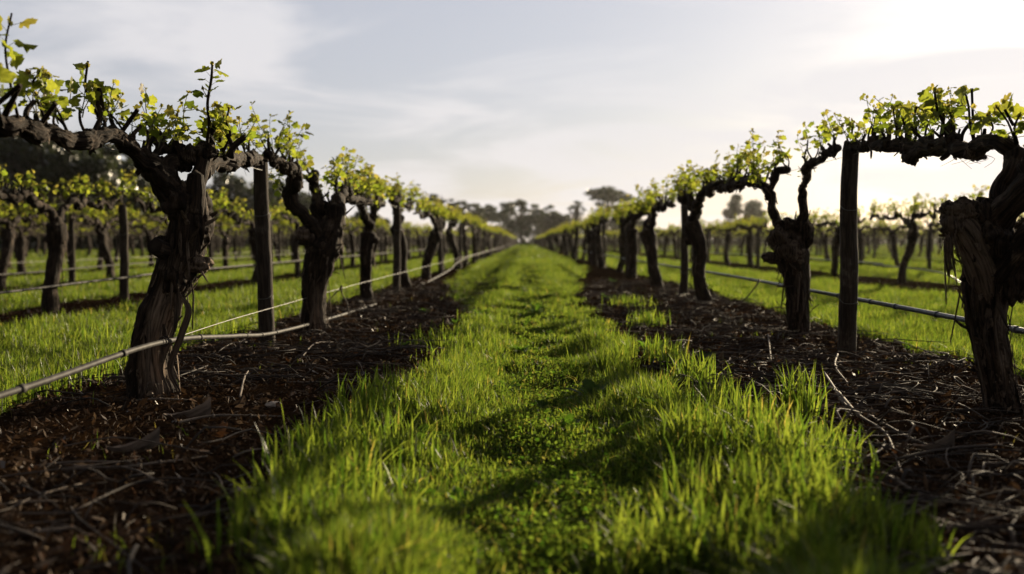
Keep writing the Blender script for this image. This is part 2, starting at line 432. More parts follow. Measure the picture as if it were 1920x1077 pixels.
def shoot(ms, ml, p0, dirv, length, rng, size=0.045, simple=False, nl=None, rad=0.0028, path=None):
    """young shoot: stem into ms, leaves into ml"""
    if path is None:
        d = np.array(dirv, float); d /= np.linalg.norm(d)
        pts = [np.array(p0, float)]; m = 4
        for k in range(m):
            d = d + rng.normal(0, 0.16, 3) + np.array([0, 0, 0.12]); d /= np.linalg.norm(d)
            pts.append(pts[-1] + d * length / m)
    else: pts = [np.array(q, float) for q in path]
    if ms is not None: tube(ms, pts, np.linspace(rad, rad * 0.45, len(pts)), seg=5, step=0.04, cap=False)
    C, _ = crom(pts, np.ones(len(pts)), 0.012)
    nl = nl or max(3, int(length / 0.026))
    ph = rng.uniform(0, 6.28)
    for k in range(nl):
        t = (k + 0.7) / nl
        i = min(len(C) - 2, int(t * (len(C) - 1))); tang = C[i + 1] - C[i]; tang /= np.linalg.norm(tang) + 1e-9
        az = ph + k * math.pi + rng.normal(0, 0.7)
        side = np.array([math.cos(az), math.sin(az), 0.0]); side -= tang * side.dot(tang); side /= np.linalg.norm(side) + 1e-9
        age = 1 - t
        sz = size * (0.35 + 0.85 * math.sin(math.pi * min(1, 0.25 + age * 0.62))) * rng.uniform(0.7, 1.25)
        pd = side * 0.8 + tang * rng.uniform(0.3, 0.9)
        pe = C[i] + pd * sz * rng.uniform(0.5, 0.9)
        if ms is not None and not simple:
            tube(ms, [C[i], pe], [0.0012, 0.0008], seg=3, step=0.1, cap=False)
        ld = side + tang * rng.uniform(-0.5, 0.9) + np.array([0, 0, rng.uniform(-0.5, 0.35)])
        nr = rng.normal(0, 0.6, 3) + np.array([0, 0, 0.8])
        leaf(ml, pe, ld, nr, sz, lcol(rng, age), rng, simple)
    for k in range(3):
        leaf(ml, C[-1], rng.normal(0, 0.5, 3) + np.array([0, 0, 1.0]), rng.normal(0, 1, 3), size * rng.uniform(0.3, 0.5), lcol(rng, 0), rng, simple)

def spur_stub(mb, p, d, L, r, seed):
    p = np.array(p); d = np.array(d) / np.linalg.norm(d)
    q = p + d * L * 0.5 + np.array([math.sin(seed * 3.1), math.cos(seed * 2.3), 0]) * L * 0.12
    tube(mb, [p - d * r, q, p + d * L], [r * 1.25, r, r * 0.85], seg=8, step=0.015, lump=0.25, ridge=0.1, seed=seed % 37, tipround=0.1)
    return p + d * L

# ------------------------------------------------------------------ generic vines (a dozen different ones, repeated along the rows)
def vine_parts(seed, detail=1.0, simple=False, lean=None, bushy=1.0):
    """trunk, two cordons and foliage of one vine in its own frame: row runs along y"""
    rng = np.random.RandomState(seed)
    hi = detail >= 1.0
    seg = 26 if hi else 8; st = 0.02 if hi else 0.09
    trunk, cords, stems, leaves = MB(), [MB(), MB()], MB(), MB()
    lx_, ly_ = (rng.normal(0, 0.10), rng.normal(0, 0.16)) if lean is None else lean
    hz = rng.uniform(0.74, 0.96)
    r0 = rng.uniform(0.062, 0.085)
    pts = [(0, 0, -0.12), (0.0, 0.0, 0.04), (lx_ * 0.25 + rng.normal(0, 0.03), ly_ * 0.3 + rng.normal(0, 0.03), hz * 0.35),
           (lx_ * 0.7 + rng.normal(0, 0.03), ly_ * 0.7 + rng.normal(0, 0.03), hz * 0.7), (lx_, ly_, hz)]
    tube(trunk, pts, [r0 * 1.25, r0 * 1.05, r0 * 0.9, r0 * 1.0, r0 * 1.25], seg=seg, step=st, lump=0.28, ridge=0.10, twist=rng.uniform(-2, 2), seed=seed % 40, tipround=0.7)
    if hi: flakes(trunk, pts, [r0 * 1.2, r0 * 1.05, r0 * 0.95, r0 * 1.05, r0 * 1.25], 36, rng, L=(0.04, 0.16), lift=0.03)
    head = np.array([lx_, ly_, hz])
    for k in range(rng.randint(2, 5) if hi else 1):
        o = rng.normal(0, 1, 3); o /= np.linalg.norm(o)
        knob(trunk, head + o * r0 * np.array([0.8, 0.9, 1.0]) - np.array([0, 0, rng.uniform(0, 0.15)]), r0 * rng.uniform(0.6, 0.95), seed=k + seed % 50, nu=16 if hi else 8, nv=10 if hi else 6)
    if hi:
        for k in range(5):
            a = rng.uniform(0, 6.28); n_ = np.array([math.cos(a), math.sin(a), 0]); z0 = rng.uniform(0.25, hz)
            c0 = np.array([lx_ * z0 / hz, ly_ * z0 / hz, z0]) + n_ * r0 * 1.0
            ribbon(trunk, [c0, c0 + n_ * 0.01 + np.array([0, 0, -0.08]), c0 + n_ * rng.uniform(0.0, 0.03) + np.array([0.01, 0.0, -rng.uniform(0.14, 0.26)])], rng.uniform(0.004, 0.011), n_, seed=k)
    zw = rng.uniform(1.07, 1.15)
    for s, cm in zip((-1, 1), cords):
        reach = rng.uniform(1.5, 1.72)
        y1 = ly_ + s * rng.uniform(0.08, 0.28); xx = lx_ * 0.6 + rng.normal(0, 0.05)
        P = [head - np.array([0, 0, 0.08]), (lx_ + rng.normal(0, 0.03), ly_ + s * 0.07, hz + 0.10), (xx, y1, (hz + zw) / 2 + 0.05)]
        R = [0.045, 0.040, 0.034]
        m = 10
        for k in range(m):
            t = (k + 1) / m
            P.append((xx * (1 - t) + rng.normal(0, 0.035), y1 + (s * reach - y1) * t, zw + rng.normal(0, 0.032) + 0.03 * t)); R.append((0.034 - 0.016 * t) * rng.uniform(0.8, 1.3))
        if hi:
            P, R = crom(P, R, 0.06); t = np.arange(len(P)) * 0.6; e = np.minimum(1, np.arange(len(P)) / 3.0)
            P = P + 0.05 * np.stack([pn(t, seed * 1.3 + s, 0.3), pn(t, seed * 1.3 + s, 5.3), pn(t, seed * 1.3 + s, 9.3)], 1) * e[:, None]; R = R * (1 + 0.6 * pn(t * 1.3, seed * 1.7 + s, 3.7))
        tube(cm, P, R, seg=14 if hi else 5, step=0.018 if hi else 0.12, lump=0.7, ridge=0.14, lscale=18, seed=(seed + s + 1) % 40)
        if hi: flakes(cm, P, R, 30, rng, L=(0.02, 0.07), down=0.2)
        C, RR = crom(P, R, 0.02); sl = np.concatenate([[0], np.cumsum(np.linalg.norm(np.diff(C, axis=0), axis=1))])
        d = 0.32
        while d < sl[-1] - 0.02:
            i = int(np.searchsorted(sl, d)); p = C[min(i, len(C) - 1)]; rr = RR[min(i, len(C) - 1)]
            if hi and rng.rand() < 0.7: knob(cm, p + rng.normal(0, 0.012, 3), rr * rng.uniform(0.9, 1.5), seed=int(d * 100) % 60, nu=12, nv=8)
            for q in range(rng.choice([1, 2, 2])):
                dv = np.array([rng.normal(0, 0.45), rng.normal(0, 0.4), 1.0])
                L = rng.uniform(0.03, 0.14)
                tip = spur_stub(cm, p + np.array([0, 0, rr * 0.5]), dv, L, rng.uniform(0.008, 0.013), int(seed * 7 + d * 50 + q)) if hi else p + dv * L
                for z in range(rng.choice([1, 1, 2]) if rng.rand() < 0.86 * bushy else 0):
                    shoot(stems if hi else None, leaves, tip - dv * 0.01, dv + rng.normal(0, 0.5, 3), rng.uniform(0.07, 0.25) * rng.choice([0.7, 1, 1, 1.3]), rng,
                          size=rng.uniform(0.027, 0.047) * (1.0 if hi else 1.5), simple=simple, nl=None if hi else 4)
            d += rng.uniform(0.07, 0.14) * (1.0 if hi else 1.5)
    if stems.n: leaves.add(np.concatenate(stems.v), None, np.concatenate(stems.q), col=np.tile([0.09, 0.085, 0.03], (stems.n, 1)))
    return trunk, cords, leaves

M_SHOOT, n = mat('green_shoot_stem')
b = n.n('ShaderNodeBsdfPrincipled', ins={'Base Color': (0.10, 0.105, 0.035, 1), 'Roughness': 0.6}); out(n, b.outputs[0])

N_VAR = 12
PROTO = []
for k in range(N_VAR):
    tr, cs, lv = vine_parts(100 + k * 7)
    PROTO.append((tr.mesh('trunk', M_BARK), cs[0].mesh('cordon', M_BARK), cs[1].mesh('cordon', M_BARK), lv.mesh('foliage', M_LEAF)))
tr, cs, lv = vine_parts(901, lean=(0.05, -0.34)); LEANER = (tr.mesh('trunk', M_BARK), cs[0].mesh('cordon', M_BARK), cs[1].mesh('cordon', M_BARK), lv.mesh('foliage', M_LEAF))

def put_vine(k, loc, rz, sc, label, group, meshes=None):
    t, c0, c1, f_ = meshes or PROTO[k % N_VAR]
    root = empty('grape_vine', loc, rz); root.scale = sc
    tag(root, label, 'grape vine', group)
    for nm, me, par in (('trunk', t, root), ('cordon', c0, root), ('cordon', c1, root), ('foliage', f_, root)):
        o = bpy.data.objects.new(nm, me); COL.objects.link(o); o.parent = par
    return root

# ------------------------------------------------------------------ the four nearest vines, shaped after the photo
def traced(pts, wig=0.0):
    """[(px, py, Y, radius in photo pixels)] -> points, radii in metres"""
    P, R = [], []
    for px, py, Yd, r in pts:
        P.append(np.array(at(px, py, Yd))); R.append(r * Yd / F)
    if wig:      # crooked old wood: kinks every hand's breadth
        C, RR = crom(P, R, 0.055); sd_ = pts[0][0] % 37; t = np.arange(len(C)) * 0.62; e = np.minimum(1, np.arange(len(C)) / 3.0)
        C = C + wig * 2.2 * np.stack([pn(t, sd_, 0.3), pn(t, sd_, 5.3), pn(t, sd_, 9.3)], 1) * e[:, None]
        RR = RR * (1 + 0.55 * pn(t * 1.3, sd_, 3.7))
        return list(C), list(RR)
    return P, R

def dress(cm, root, P, R, rng, start, end, every=(0.10, 0.18), size=(0.022, 0.040), length=(0.05, 0.17), maxn=24, up=1.0, knobs=0.85):
    """knobs, spurs and young shoots along a cordon; every shoot a part with its leaves"""
    C, RR = crom(P, R, 0.02); sl = np.concatenate([[0], np.cumsum(np.linalg.norm(np.diff(C, axis=0), axis=1))])
    flakes(cm, P, R, int(sl[-1] * 45), rng, L=(0.02, 0.07), down=0.2, lift=0.015)
    d = start; cnt = 0
    while d < min(end, sl[-1]):
        i = min(int(np.searchsorted(sl, d)), len(C) - 1); p = C[i]; rr = RR[i]
        if rng.rand() < knobs: knob(cm, p + rng.normal(0, 0.3, 3) * rr, rr * rng.uniform(0.75, 1.3), seed=int(d * 100) % 60, amp=0.6)
        for q in range(rng.choice([1, 1, 2, 2])):
            dv = np.array([rng.normal(0, 0.5), rng.normal(0, 0.45), 1.0 * up])
            L = rng.uniform(0.04, 0.15)
            tip = spur_stub(cm, p + np.array([0, 0, rr * 0.5]), dv, L, rng.uniform(0.0045, 0.0095), int(d * 50 + q * 13))
            if cnt < maxn and rng.rand() < 0.86:
                ms, ml = MB(), MB()
                for z in range(rng.choice([1, 2, 2])):
                    shoot(ms, ml, tip - dv / np.linalg.norm(dv) * rng.uniform(0.005, L * 0.5), dv + rng.normal(0, 0.5, 3), rng.uniform(*length), rng, size=rng.uniform(*size))
                add_shoot(root, ms, ml); cnt += 1
        if rng.rand() < 0.5: spur_stub(cm, p, np.array([rng.normal(0, 1), rng.normal(0, 0.6), -rng.uniform(-0.2, 0.9)]), rr + rng.uniform(0.01, 0.05), rng.uniform(0.006, 0.013), int(d * 91))
        d += rng.uniform(*every)
def add_shoot(root, ms, ml):
    so = ms.build('shoot', M_SHOOT, root); ml.build('leaves', M_LEAF, so)
def special(root, cm, pts, r0, rng, leaves_at=(0.4, 1.0), size=0.05, nl=8, cane=True):
    """a long cane with leaves: pts as (px, py, Y)"""
    P = [np.array(at(*q)) for q in pts]
    ms, ml = MB(), MB()
    if cane: tube(cm, P, np.linspace(r0, r0 * 0.6, len(P)), seg=7, step=0.02, lump=0.2, seed=3)
    C, _ = crom(P, np.ones(len(P)), 0.01)
    a = int(leaves_at[0] * (len(C) - 1)); sub = C[a:][::max(1, (len(C) - a) // 6)]
    shoot(ms, ml, None, None, 0.2, rng, size=size, nl=nl, path=list(sub))
    add_shoot(root, ms, ml)
def world_root(name, x, y, label, group):
    r = empty(name, (x, y, 0)); tag(r, label, 'grape vine', group); return r
def fix_parent(root):
    bpy.context.view_layer.update()
    for c in root.children: c.matrix_parent_inverse = root.matrix_world.inverted()

GV = 'old vines in rows'
# ---- nearest vine left of the lane
y0 = 4.24
root = world_root('grape_vine', -1.60, y0, 'nearest thick vine left of the lane, twisted trunk crossed by the grey hose', GV)
rng = np.random.RandomState(5)
tm = MB()
def bare_l1(TH, S, rr):
    a = np.cos(TH - 0.55) ; return np.clip((a - 0.72) * 7, 0, 1) * np.clip((0.78 - S) * 6, 0, 1) * np.clip((S - 0.1) * 8, 0, 1)
P, R = traced([(283, 800, y0, 46), (284, 755, y0, 41), (281, 700, y0, 37), (284, 640, y0, 33), (298, 590, y0, 33), (316, 540, y0, 33), (337, 495, y0, 35), (349, 450, y0, 33), (354, 410, y0, 34), (355, 375, y0, 29), (350, 345, y0, 20)])
tube(tm, P, R, seg=72, step=0.008, lump=0.20, ridge=0.10, twist=0.9, seed=7, K=2.6, bare=bare_l1)
flakes(tm, P, R, 170, rng, L=(0.03, 0.11), wd=(0.004, 0.012), lift=0.015, bare=(0, 0.6))
for px, py, dy, r, s_ in ((372, 495, -0.03, 20, (1.2, 1, 0.8)), (378, 425, 0, 24, (0.8, 1, 1.4)), (302, 462, -0.05, 20, (1, 1, 0.8)), (335, 380, -0.05, 30, (1, 1, 1)), (372, 385, 0.02, 26, (0.8, 1, 1.2)), (325, 520, -0.06, 20, (1, 1, 1.4))):
    knob(tm, at(px, py, y0 + dy), r * y0 / F, seed=int(px), stretch=s_, amp=0.45, nu=40, nv=28, bare=0.55 if px == 372 and py == 495 else 0)
P, R = traced([(362, 400, y0 - 0.03, 20), (366, 365, y0 - 0.03, 19), (367, 328, y0 - 0.03, 14)]); tube(tm, P, R, seg=36, step=0.008, lump=0.15, ridge=0.08, seed=5, tipround=0.7)
P, R = traced([(308, 470, y0 - 0.08, 17), (290, 462, y0 - 0.14, 15)]); tube(tm, P, R, seg=28, step=0.01, lump=0.15, ridge=0.06, seed=6, tipround=0.1)
for k in range(16):
    a = rng.uniform(-1.2, 2.2); n_ = np.array([math.sin(a), -math.cos(a), 0]); py = rng.uniform(420, 690)
    cx = np.interp(py, [420, 500, 600, 700], [350, 338, 296, 281])
    c0 = np.array(at(cx, py, y0)) + n_ * 0.082
    ribbon(tm, [c0, c0 + n_ * 0.012 + np.array([0, 0, -0.07]), c0 + n_ * rng.uniform(0.005, 0.05) + np.array([rng.normal(0, 0.015), 0, -rng.uniform(0.12, 0.3)])], rng.uniform(0.004, 0.012), n_, bare=rng.uniform(0.1, 0.6), seed=k)
for sx, ex in ((332, 345), (336, 330), (328, 350)):     # curled bark hanging off the right side
    c = [np.array(at(sx, 545, y0 - 0.06)), np.array(at(ex + 6, 580, y0 - 0.07)), np.array(at(ex - 8, 630, y0 - 0.08)), np.array(at(ex - 28, 690, y0 - 0.08)), np.array(at(ex - 12, 735, y0 - 0.09))]
    ribbon(tm, c, 0.010, np.array([0.5, -0.85, 0]), bare=0.4, seed=sx)
tm.build('trunk', M_BARK, root)
cm = MB()     # the long arm running back towards the camera
PA, RA = traced([(342, 400, 4.22, 24), (318, 360, 4.18, 21), (292, 322, 4.10, 19), (258, 286, 3.98, 14), (215, 256, 3.84, 12), (165, 262, 3.66, 15), (118, 262, 3.50, 13), (66, 244, 3.34, 16), (10, 234, 3.17, 15), (-80, 225, 2.9, 18), (-190, 205, 2.62, 15)], 0.016)
tube(cm, PA, RA, seg=44, step=0.008, lump=0.65, ridge=0.16, twist=3, lscale=17, seed=9)
dress(cm, root, PA, RA, rng, 0.26, 1.75, every=(0.06, 0.12), maxn=26, size=(0.022, 0.040))
for pts, r0, sz, nl in (([(190, 235, 3.76), (176, 200, 3.76), (160, 165, 3.76), (165, 115, 3.75)], 0.007, 0.046, 10), ([(90, 240, 3.42), (75, 200, 3.4), (60, 160, 3.4), (80, 130, 3.4)], 0.006, 0.044, 9),
                        ([(35, 225, 3.2), (20, 160, 3.15), (10, 90, 3.12), (22, 25, 3.1)], 0.005, 0.044, 9), ([(5, 235, 3.1), (-5, 190, 3.0), (0, 120, 3.0)], 0.006, 0.046, 8),
                        ([(128, 250, 3.52), (112, 215, 3.5), (96, 185, 3.5)], 0.005, 0.042, 8), ([(240, 262, 3.92), (222, 232, 3.9), (200, 205, 3.9)], 0.005, 0.044, 8)):
    special(root, cm, pts, r0, rng, size=sz, nl=nl, leaves_at=(0.35, 1))
for a_, b_ in (((195, 225, 3.78), (186, 165, 3.74)), ((228, 248, 3.88), (258, 206, 3.84)), ((75, 235, 3.35), (104, 195, 3.3)), ((10, 215, 3.05), (38, 160, 2.98)), ((-30, 215, 3.0), (38, 160, 2.95))):
    tube(cm, [np.array(at(*a_)), np.array(at(*b_))], [0.010, 0.008], seg=8, step=0.02, lump=0.2, seed=4, tipround=0.1)
cm.build('cordon', M_BARK, root)
cm = MB()     # upright middle arm
PB, RB = traced([(348, 392, 4.24, 20), (322, 340, 4.22, 14), (312, 312, 4.24, 13), (330, 300, 4.30, 14), (345, 275, 4.33, 10)])
tube(cm, PB, RB, seg=28, step=0.01, lump=0.4, ridge=0.12, lscale=14, seed=12)
PB2, RB2 = traced([(368, 345, 4.26, 15), (378, 315, 4.28, 13), (382, 290, 4.32, 16), (378, 272, 4.36, 10)])
tube(cm, PB2, RB2, seg=28, step=0.01, lump=0.4, ridge=0.12, lscale=14, seed=13)
for k, (px, py, r) in enumerate(((360, 292, 20), (385, 288, 18), (332, 300, 14), (305, 305, 10), (345, 310, 14))): knob(cm, at(px, py, 4.3), r * 4.3 / F, seed=k + 4, amp=0.6, nu=28, nv=20)
for k in range(15):
    px = rng.uniform(290, 445); a_ = np.array(at(px, rng.uniform(275, 300), 4.3 + rng.uniform(-0.1, 0.15))); dv = np.array([rng.normal(0, 0.7), rng.normal(0, 0.5), 1.0])
    tip = spur_stub(cm, a_, dv, rng.uniform(0.05, 0.14), rng.uniform(0.008, 0.014), 20 + k)
    ms, ml = MB(), MB()
    for z in range(rng.choice([1, 2, 2])): shoot(ms, ml, tip - dv * 0.02, dv + rng.normal(0, 0.4, 3), rng.uniform(0.06, 0.17), rng, size=rng.uniform(0.024, 0.040))
    add_shoot(root, ms, ml)
special(root, cm, [(386, 282, 4.3), (392, 235, 4.3), (389, 195, 4.3), (396, 150, 4.3), (398, 122, 4.3)], 0.0085, rng, leaves_at=(0.66, 1), size=0.040, nl=9)
special(root, cm, [(390, 190, 4.3), (386, 178, 4.3), (380, 168, 4.3)], 0.002, rng, leaves_at=(0.0, 1), size=0.035, nl=3, cane=False)
special(root, cm, [(418, 285, 4.35), (432, 255, 4.35), (425, 232, 4.35), (430, 200, 4.35)], 0.007, rng, leaves_at=(0.5, 1), size=0.05, nl=6)
cm.build('cordon', M_BARK, root)
cm = MB()     # right arm to the post
PC, RC_ = traced([(380, 325, 4.30, 13), (402, 300, 4.5, 13), (425, 304, 4.8, 15), (448, 298, 5.2, 12), (468, 300, 5.7, 11), (484, 296, 6.1, 9)], 0.018)
tube(cm, PC, RC_, seg=24, step=0.012, lump=0.5, ridge=0.12, lscale=13, seed=15)
dress(cm, root, PC, RC_, rng, 0.1, 1.9, every=(0.10, 0.17), maxn=14)
for a_, b_, c_ in (((400, 315, 4.5), (392, 332, 4.5), (384, 352, 4.5)), ((455, 305, 5.4), (458, 318, 5.4), (462, 330, 5.4))):
    tube(cm, [np.array(at(*q)) for q in (a_, b_, c_)], [0.0015, 0.001, 0.0007], seg=4, step=0.03, cap=False)
cm.build('cordon', M_BARK, root); fix_parent(root)

# ---- second vine left of the lane
y0 = 7.34
root = world_root('grape_vine', -1.53, y0, 'second vine left of the lane, forked trunk with curved arm and grey pruned knob', GV)
rng = np.random.RandomState(15); tm = MB()
P, R = traced([(590, 650, y0, 24), (590, 622, y0, 20), (588, 575, y0, 19), (590, 530, y0, 21), (597, 495, y0, 27), (608, 462, y0, 30), (618, 436, y0, 24), (626, 410, y0, 16), (630, 385, y0, 14)])
tube(tm, P, R, seg=52, step=0.012, lump=0.25, ridge=0.11, twist=0.8, seed=17, K=2.5, bare=lambda TH, S, rr: np.clip((np.cos(TH - 0.6) - 0.8) * 8, 0, 1) * np.clip((0.5 - S) * 5, 0, 1) * 0.8)
flakes(tm, P, R, 150, rng, L=(0.04, 0.16), lift=0.04)
for px, py, r, s_, dy, ba in ((578, 446, 20, (1, 1, 1), -0.06, 0.1), (570, 440, 15, (1, 1, 0.9), -0.1, 0.5), (632, 462, 14, (0.7, 1, 1.5), 0, 0.3), (636, 395, 11, (1, 1, 1.4), 0, 0), (600, 460, 22, (1, 1, 1), -0.05, 0)):
    knob(tm, at(px, py, y0 + dy), r * y0 / F, seed=int(px), stretch=s_, amp=0.45, nu=28, nv=20, bare=ba)
for k in range(14):
    a = rng.uniform(-1.3, 1.6); n_ = np.array([math.sin(a), -math.cos(a), 0]); py = rng.uniform(440, 600); cx = np.interp(py, [440, 500, 600], [612, 596, 590])
    c0 = np.array(at(cx, py, y0)) + n_ * 0.09; ribbon(tm, [c0, c0 + n_ * 0.01 + np.array([0, 0, -0.1]), c0 + n_ * rng.uniform(0.0, 0.07) + np.array([rng.normal(0, 0.03), 0, -rng.uniform(0.16, 0.34)])], rng.uniform(0.005, 0.013), n_, bare=rng.uniform(0, 0.5), seed=k)
tm.build('trunk', M_BARK, root)
for arm, (st, en) in (([(602, 455, 7.3, 13), (590, 425, 7.25, 12), (572, 408, 7.2, 11), (553, 390, 7.15, 11), (544, 366, 7.1, 12), (552, 340, 7.0, 12), (556, 322, 6.95, 12), (536, 315, 6.7, 9), (520, 305, 6.5, 8), (502, 296, 6.25, 8)], (0.35, 3)),
                      ([(606, 440, 7.36, 11), (602, 412, 7.38, 9), (601, 385, 7.4, 14), (592, 362, 7.4, 9), (586, 340, 7.4, 8), (594, 322, 7.4, 6)], (0.2, 1)),
                      ([(632, 420, 7.4, 14), (633, 385, 7.4, 13), (640, 366, 7.6, 9), (660, 374, 8.0, 7), (680, 376, 8.6, 6), (694, 380, 9.2, 5)], (0.2, 4))):
    cm = MB(); PA, RA = traced(arm, 0.024); tube(cm, PA, RA, seg=24, step=0.014, lump=0.45, ridge=0.12, lscale=12, seed=int(arm[0][0]) % 31)
    dress(cm, root, PA, RA, rng, st, en, every=(0.07, 0.13), size=(0.026, 0.044), length=(0.08, 0.28), maxn=22)
    cm.build('cordon', M_BARK, root)
fix_parent(root)

# ---- nearest vine right of the lane
y0 = 3.87
root = world_root('grape_vine', 1.86, y0, 'nearest thick vine right of the lane, leaning trunk topped by a split stub', GV)
rng = np.random.RandomState(25); tm = MB()
P, R = traced([(1890, 840, y0, 36), (1884, 790, y0, 30), (1872, 720, y0, 27), (1858, 650, y0, 29), (1848, 590, y0, 32), (1850, 530, y0, 38), (1856, 480, y0, 40), (1862, 440, y0, 35), (1866, 415, y0, 28)])
tube(tm, P, R, seg=72, step=0.009, lump=0.18, ridge=0.12, twist=-0.7, seed=21, K=2.8, bare=lambda TH, S, rr: np.clip(pn(np.cos(TH) * 1.5, np.sin(TH) * 1.5, S * 2, 5) * 2.0, 0, 0.6))
flakes(tm, P, R, 200, rng, L=(0.03, 0.10), wd=(0.004, 0.013), lift=0.012, bare=(0, 0.5))
P, R = traced([(1862, 640, y0, 12), (1854, 570, y0 - 0.02, 20), (1840, 500, y0 - 0.05, 25), (1822, 455, y0 - 0.06, 24), (1806, 425, y0 - 0.06, 24), (1798, 405, y0 - 0.06, 17)])
flakes(tm, P[:5], R[:5], 60, rng, L=(0.03, 0.08), wd=(0.004, 0.012), lift=0.012, bare=(0, 0.6))
tube(tm, P, R, seg=56, step=0.008, lump=0.25, ridge=0.16, twist=1.2, seed=22, bare=lambda TH, S, rr: np.full(TH.shape, 0.42), tipround=0.7)
for px, py, r, s_, ba in ((1786, 420, 20, (1, 1, 1.15), 0.3), (1790, 396, 20, (1.1, 1, 0.9), 0.3), (1816, 396, 17, (1, 1, 1.0), 0.3), (1806, 380, 11, (1.2, 1, 0.8), 0.25), (1776, 388, 11, (1, 1, 1), 0.1), (1772, 432, 9, (1, 1, .6), 0.1), (1825, 395, 16, (1, 1, 1), 0.1), (1844, 400, 14, (0.8, 1, 1.7), 0.05), (1905, 530, 26, (1, 1, 1.4), 0), (1880, 470, 28, (1, 1, 1.3), 0), (1852, 436, 22, (1, 1, 1), 0.1), (1870, 455, 14, (1, 1, 1), 0.35)):
    knob(tm, at(px, py, y0 - 0.08), r * y0 / F, seed=int(px), stretch=s_, amp=0.5, nu=36, nv=26, bare=ba)
P, R = traced([(1845, 420, y0, 15), (1843, 392, y0, 14), (1847, 372, y0, 14)]); tube(tm, P, R, seg=30, step=0.008, lump=0.2, ridge=0.1, seed=8, tipround=0.1)
for k in range(10):
    a = rng.uniform(-1.6, 1.3); n_ = np.array([math.sin(a), -math.cos(a), 0]); py = rng.uniform(410, 680); cx = np.interp(py, [410, 480, 590, 700], [1815, 1838, 1842, 1866]); rr_ = np.interp(py, [410, 480, 600, 700], [0.10, 0.105, 0.085, 0.07])
    c0 = np.array(at(cx, py, y0)) + n_ * rr_; ribbon(tm, [c0, c0 + n_ * 0.012 + np.array([0, 0, -0.08]), c0 + n_ * rng.uniform(0.0, 0.06) + np.array([rng.normal(0, 0.02), 0, -rng.uniform(0.14, 0.3)])], rng.uniform(0.004, 0.010), n_, bare=rng.uniform(0, 0.35), seed=k)
for k in range(9):   # shredded fibre under the stub
    px = rng.uniform(1768, 1800); c0 = np.array(at(px, rng.uniform(425, 455), y0 - 0.12)); ribbon(tm, [c0, c0 + np.array([-0.01, -0.01, -0.05]), c0 + np.array([rng.normal(0, 0.02), 0.0, -rng.uniform(0.07, 0.2)])], 0.004, np.array([-0.3, -0.95, 0]), bare=0.25, seed=k)
tm.build('trunk', M_BARK, root)
cm = MB()
PA, RA = traced([(1855, 440, 3.86, 30), (1880, 400, 3.80, 24), (1915, 366, 3.74, 24), (1945, 330, 3.72, 22), (1930, 300, 3.74, 20)]); tube(cm, PA, RA, seg=40, step=0.01, lump=0.3, ridge=0.12, seed=31, lscale=12)
PA, RA = traced([(1868, 420, 3.86, 14), (1876, 385, 3.86, 14), (1878, 350, 3.87, 16), (1896, 322, 3.88, 17), (1908, 295, 3.9, 19), (1900, 285, 3.92, 17), (1872, 270, 3.98, 14), (1842, 272, 4.12, 14), (1815, 284, 4.25, 15), (1788, 272, 4.4, 13), (1762, 276, 4.55, 13), (1738, 274, 4.70, 14), (1715, 288, 4.86, 13), (1703, 294, 4.94, 12)], 0.014)
tube(cm, PA, RA, seg=36, step=0.01, lump=0.35, ridge=0.14, twist=1.5, lscale=12, seed=33)
dress(cm, root, PA, RA, rng, 0.62, 1.9, every=(0.07, 0.13), maxn=16, size=(0.022, 0.040), knobs=0.4)
PD, RD = traced([(1725, 280, 4.8, 10), (1698, 272, 4.95, 9), (1675, 275, 5.12, 10), (1655, 273, 5.28, 9), (1630, 272, 5.5, 9), (1610, 274, 5.7, 8), (1588, 280, 5.9, 8)], 0.018)
tube(cm, PD, RD, seg=24, step=0.012, lump=0.5, ridge=0.12, lscale=14, seed=34)
dress(cm, root, PD, RD, rng, 0.1, 1.6, every=(0.07, 0.12), maxn=20, size=(0.022, 0.040))
for pts, r0, sz, nl in (([(1775, 260, 4.45), (1768, 230, 4.45), (1756, 200, 4.45), (1752, 165, 4.45)], 0.008, 0.042, 11), ([(1772, 262, 4.45), (1785, 235, 4.45), (1778, 200, 4.44)], 0.006, 0.040, 8), ([(1826, 266, 4.2), (1819, 235, 4.2), (1816, 200, 4.2), (1808, 168, 4.2)], 0.006, 0.05, 7),
                        ([(1850, 262, 4.1), (1862, 240, 4.08), (1850, 215, 4.05)], 0.005, 0.044, 9), ([(1905, 270, 3.9), (1890, 230, 3.88), (1868, 200, 3.86)], 0.005, 0.05, 8), ([(1908, 270, 3.9), (1902, 240, 3.86), (1912, 215, 3.84)], 0.006, 0.042, 8),
                        ([(1712, 280, 4.86), (1718, 250, 4.85), (1715, 215, 4.85), (1720, 200, 4.85)], 0.008, 0.044, 9), ([(1690, 265, 5.0), (1680, 240, 5.0), (1675, 205, 5.0)], 0.006, 0.05, 8)):
    special(root, cm, pts, r0, rng, size=sz, nl=nl, leaves_at=(0.25, 1))
for a_, b_ in (((1826, 266, 4.2), (1822, 166, 4.18)), ((1790, 275, 4.4), (1800, 242, 4.38)), ((1768, 262, 4.5), (1750, 246, 4.5)), ((1900, 235, 3.86), (1884, 206, 3.84)), ((1716, 262, 4.85), (1719, 234, 4.85))):
    tube(cm, [np.array(at(*a_)), np.array(at(*b_))], [0.007, 0.005], seg=8, step=0.02, lump=0.2, seed=4, tipround=0.1)
for k in range(7):
    c0 = np.array(at(rng.uniform(1790, 1830), 285, 4.3)); tube(cm, [c0, c0 + np.array([rng.normal(0, 0.04), 0, -0.03]), c0 + np.array([rng.normal(0, 0.06), 0, -rng.uniform(0.04, 0.08)])], [0.0014, 0.001, 0.0007], seg=4, step=0.03, cap=False)
cm.build('cordon', M_BARK, root)
cm = MB()    # arm running out of frame towards the camera
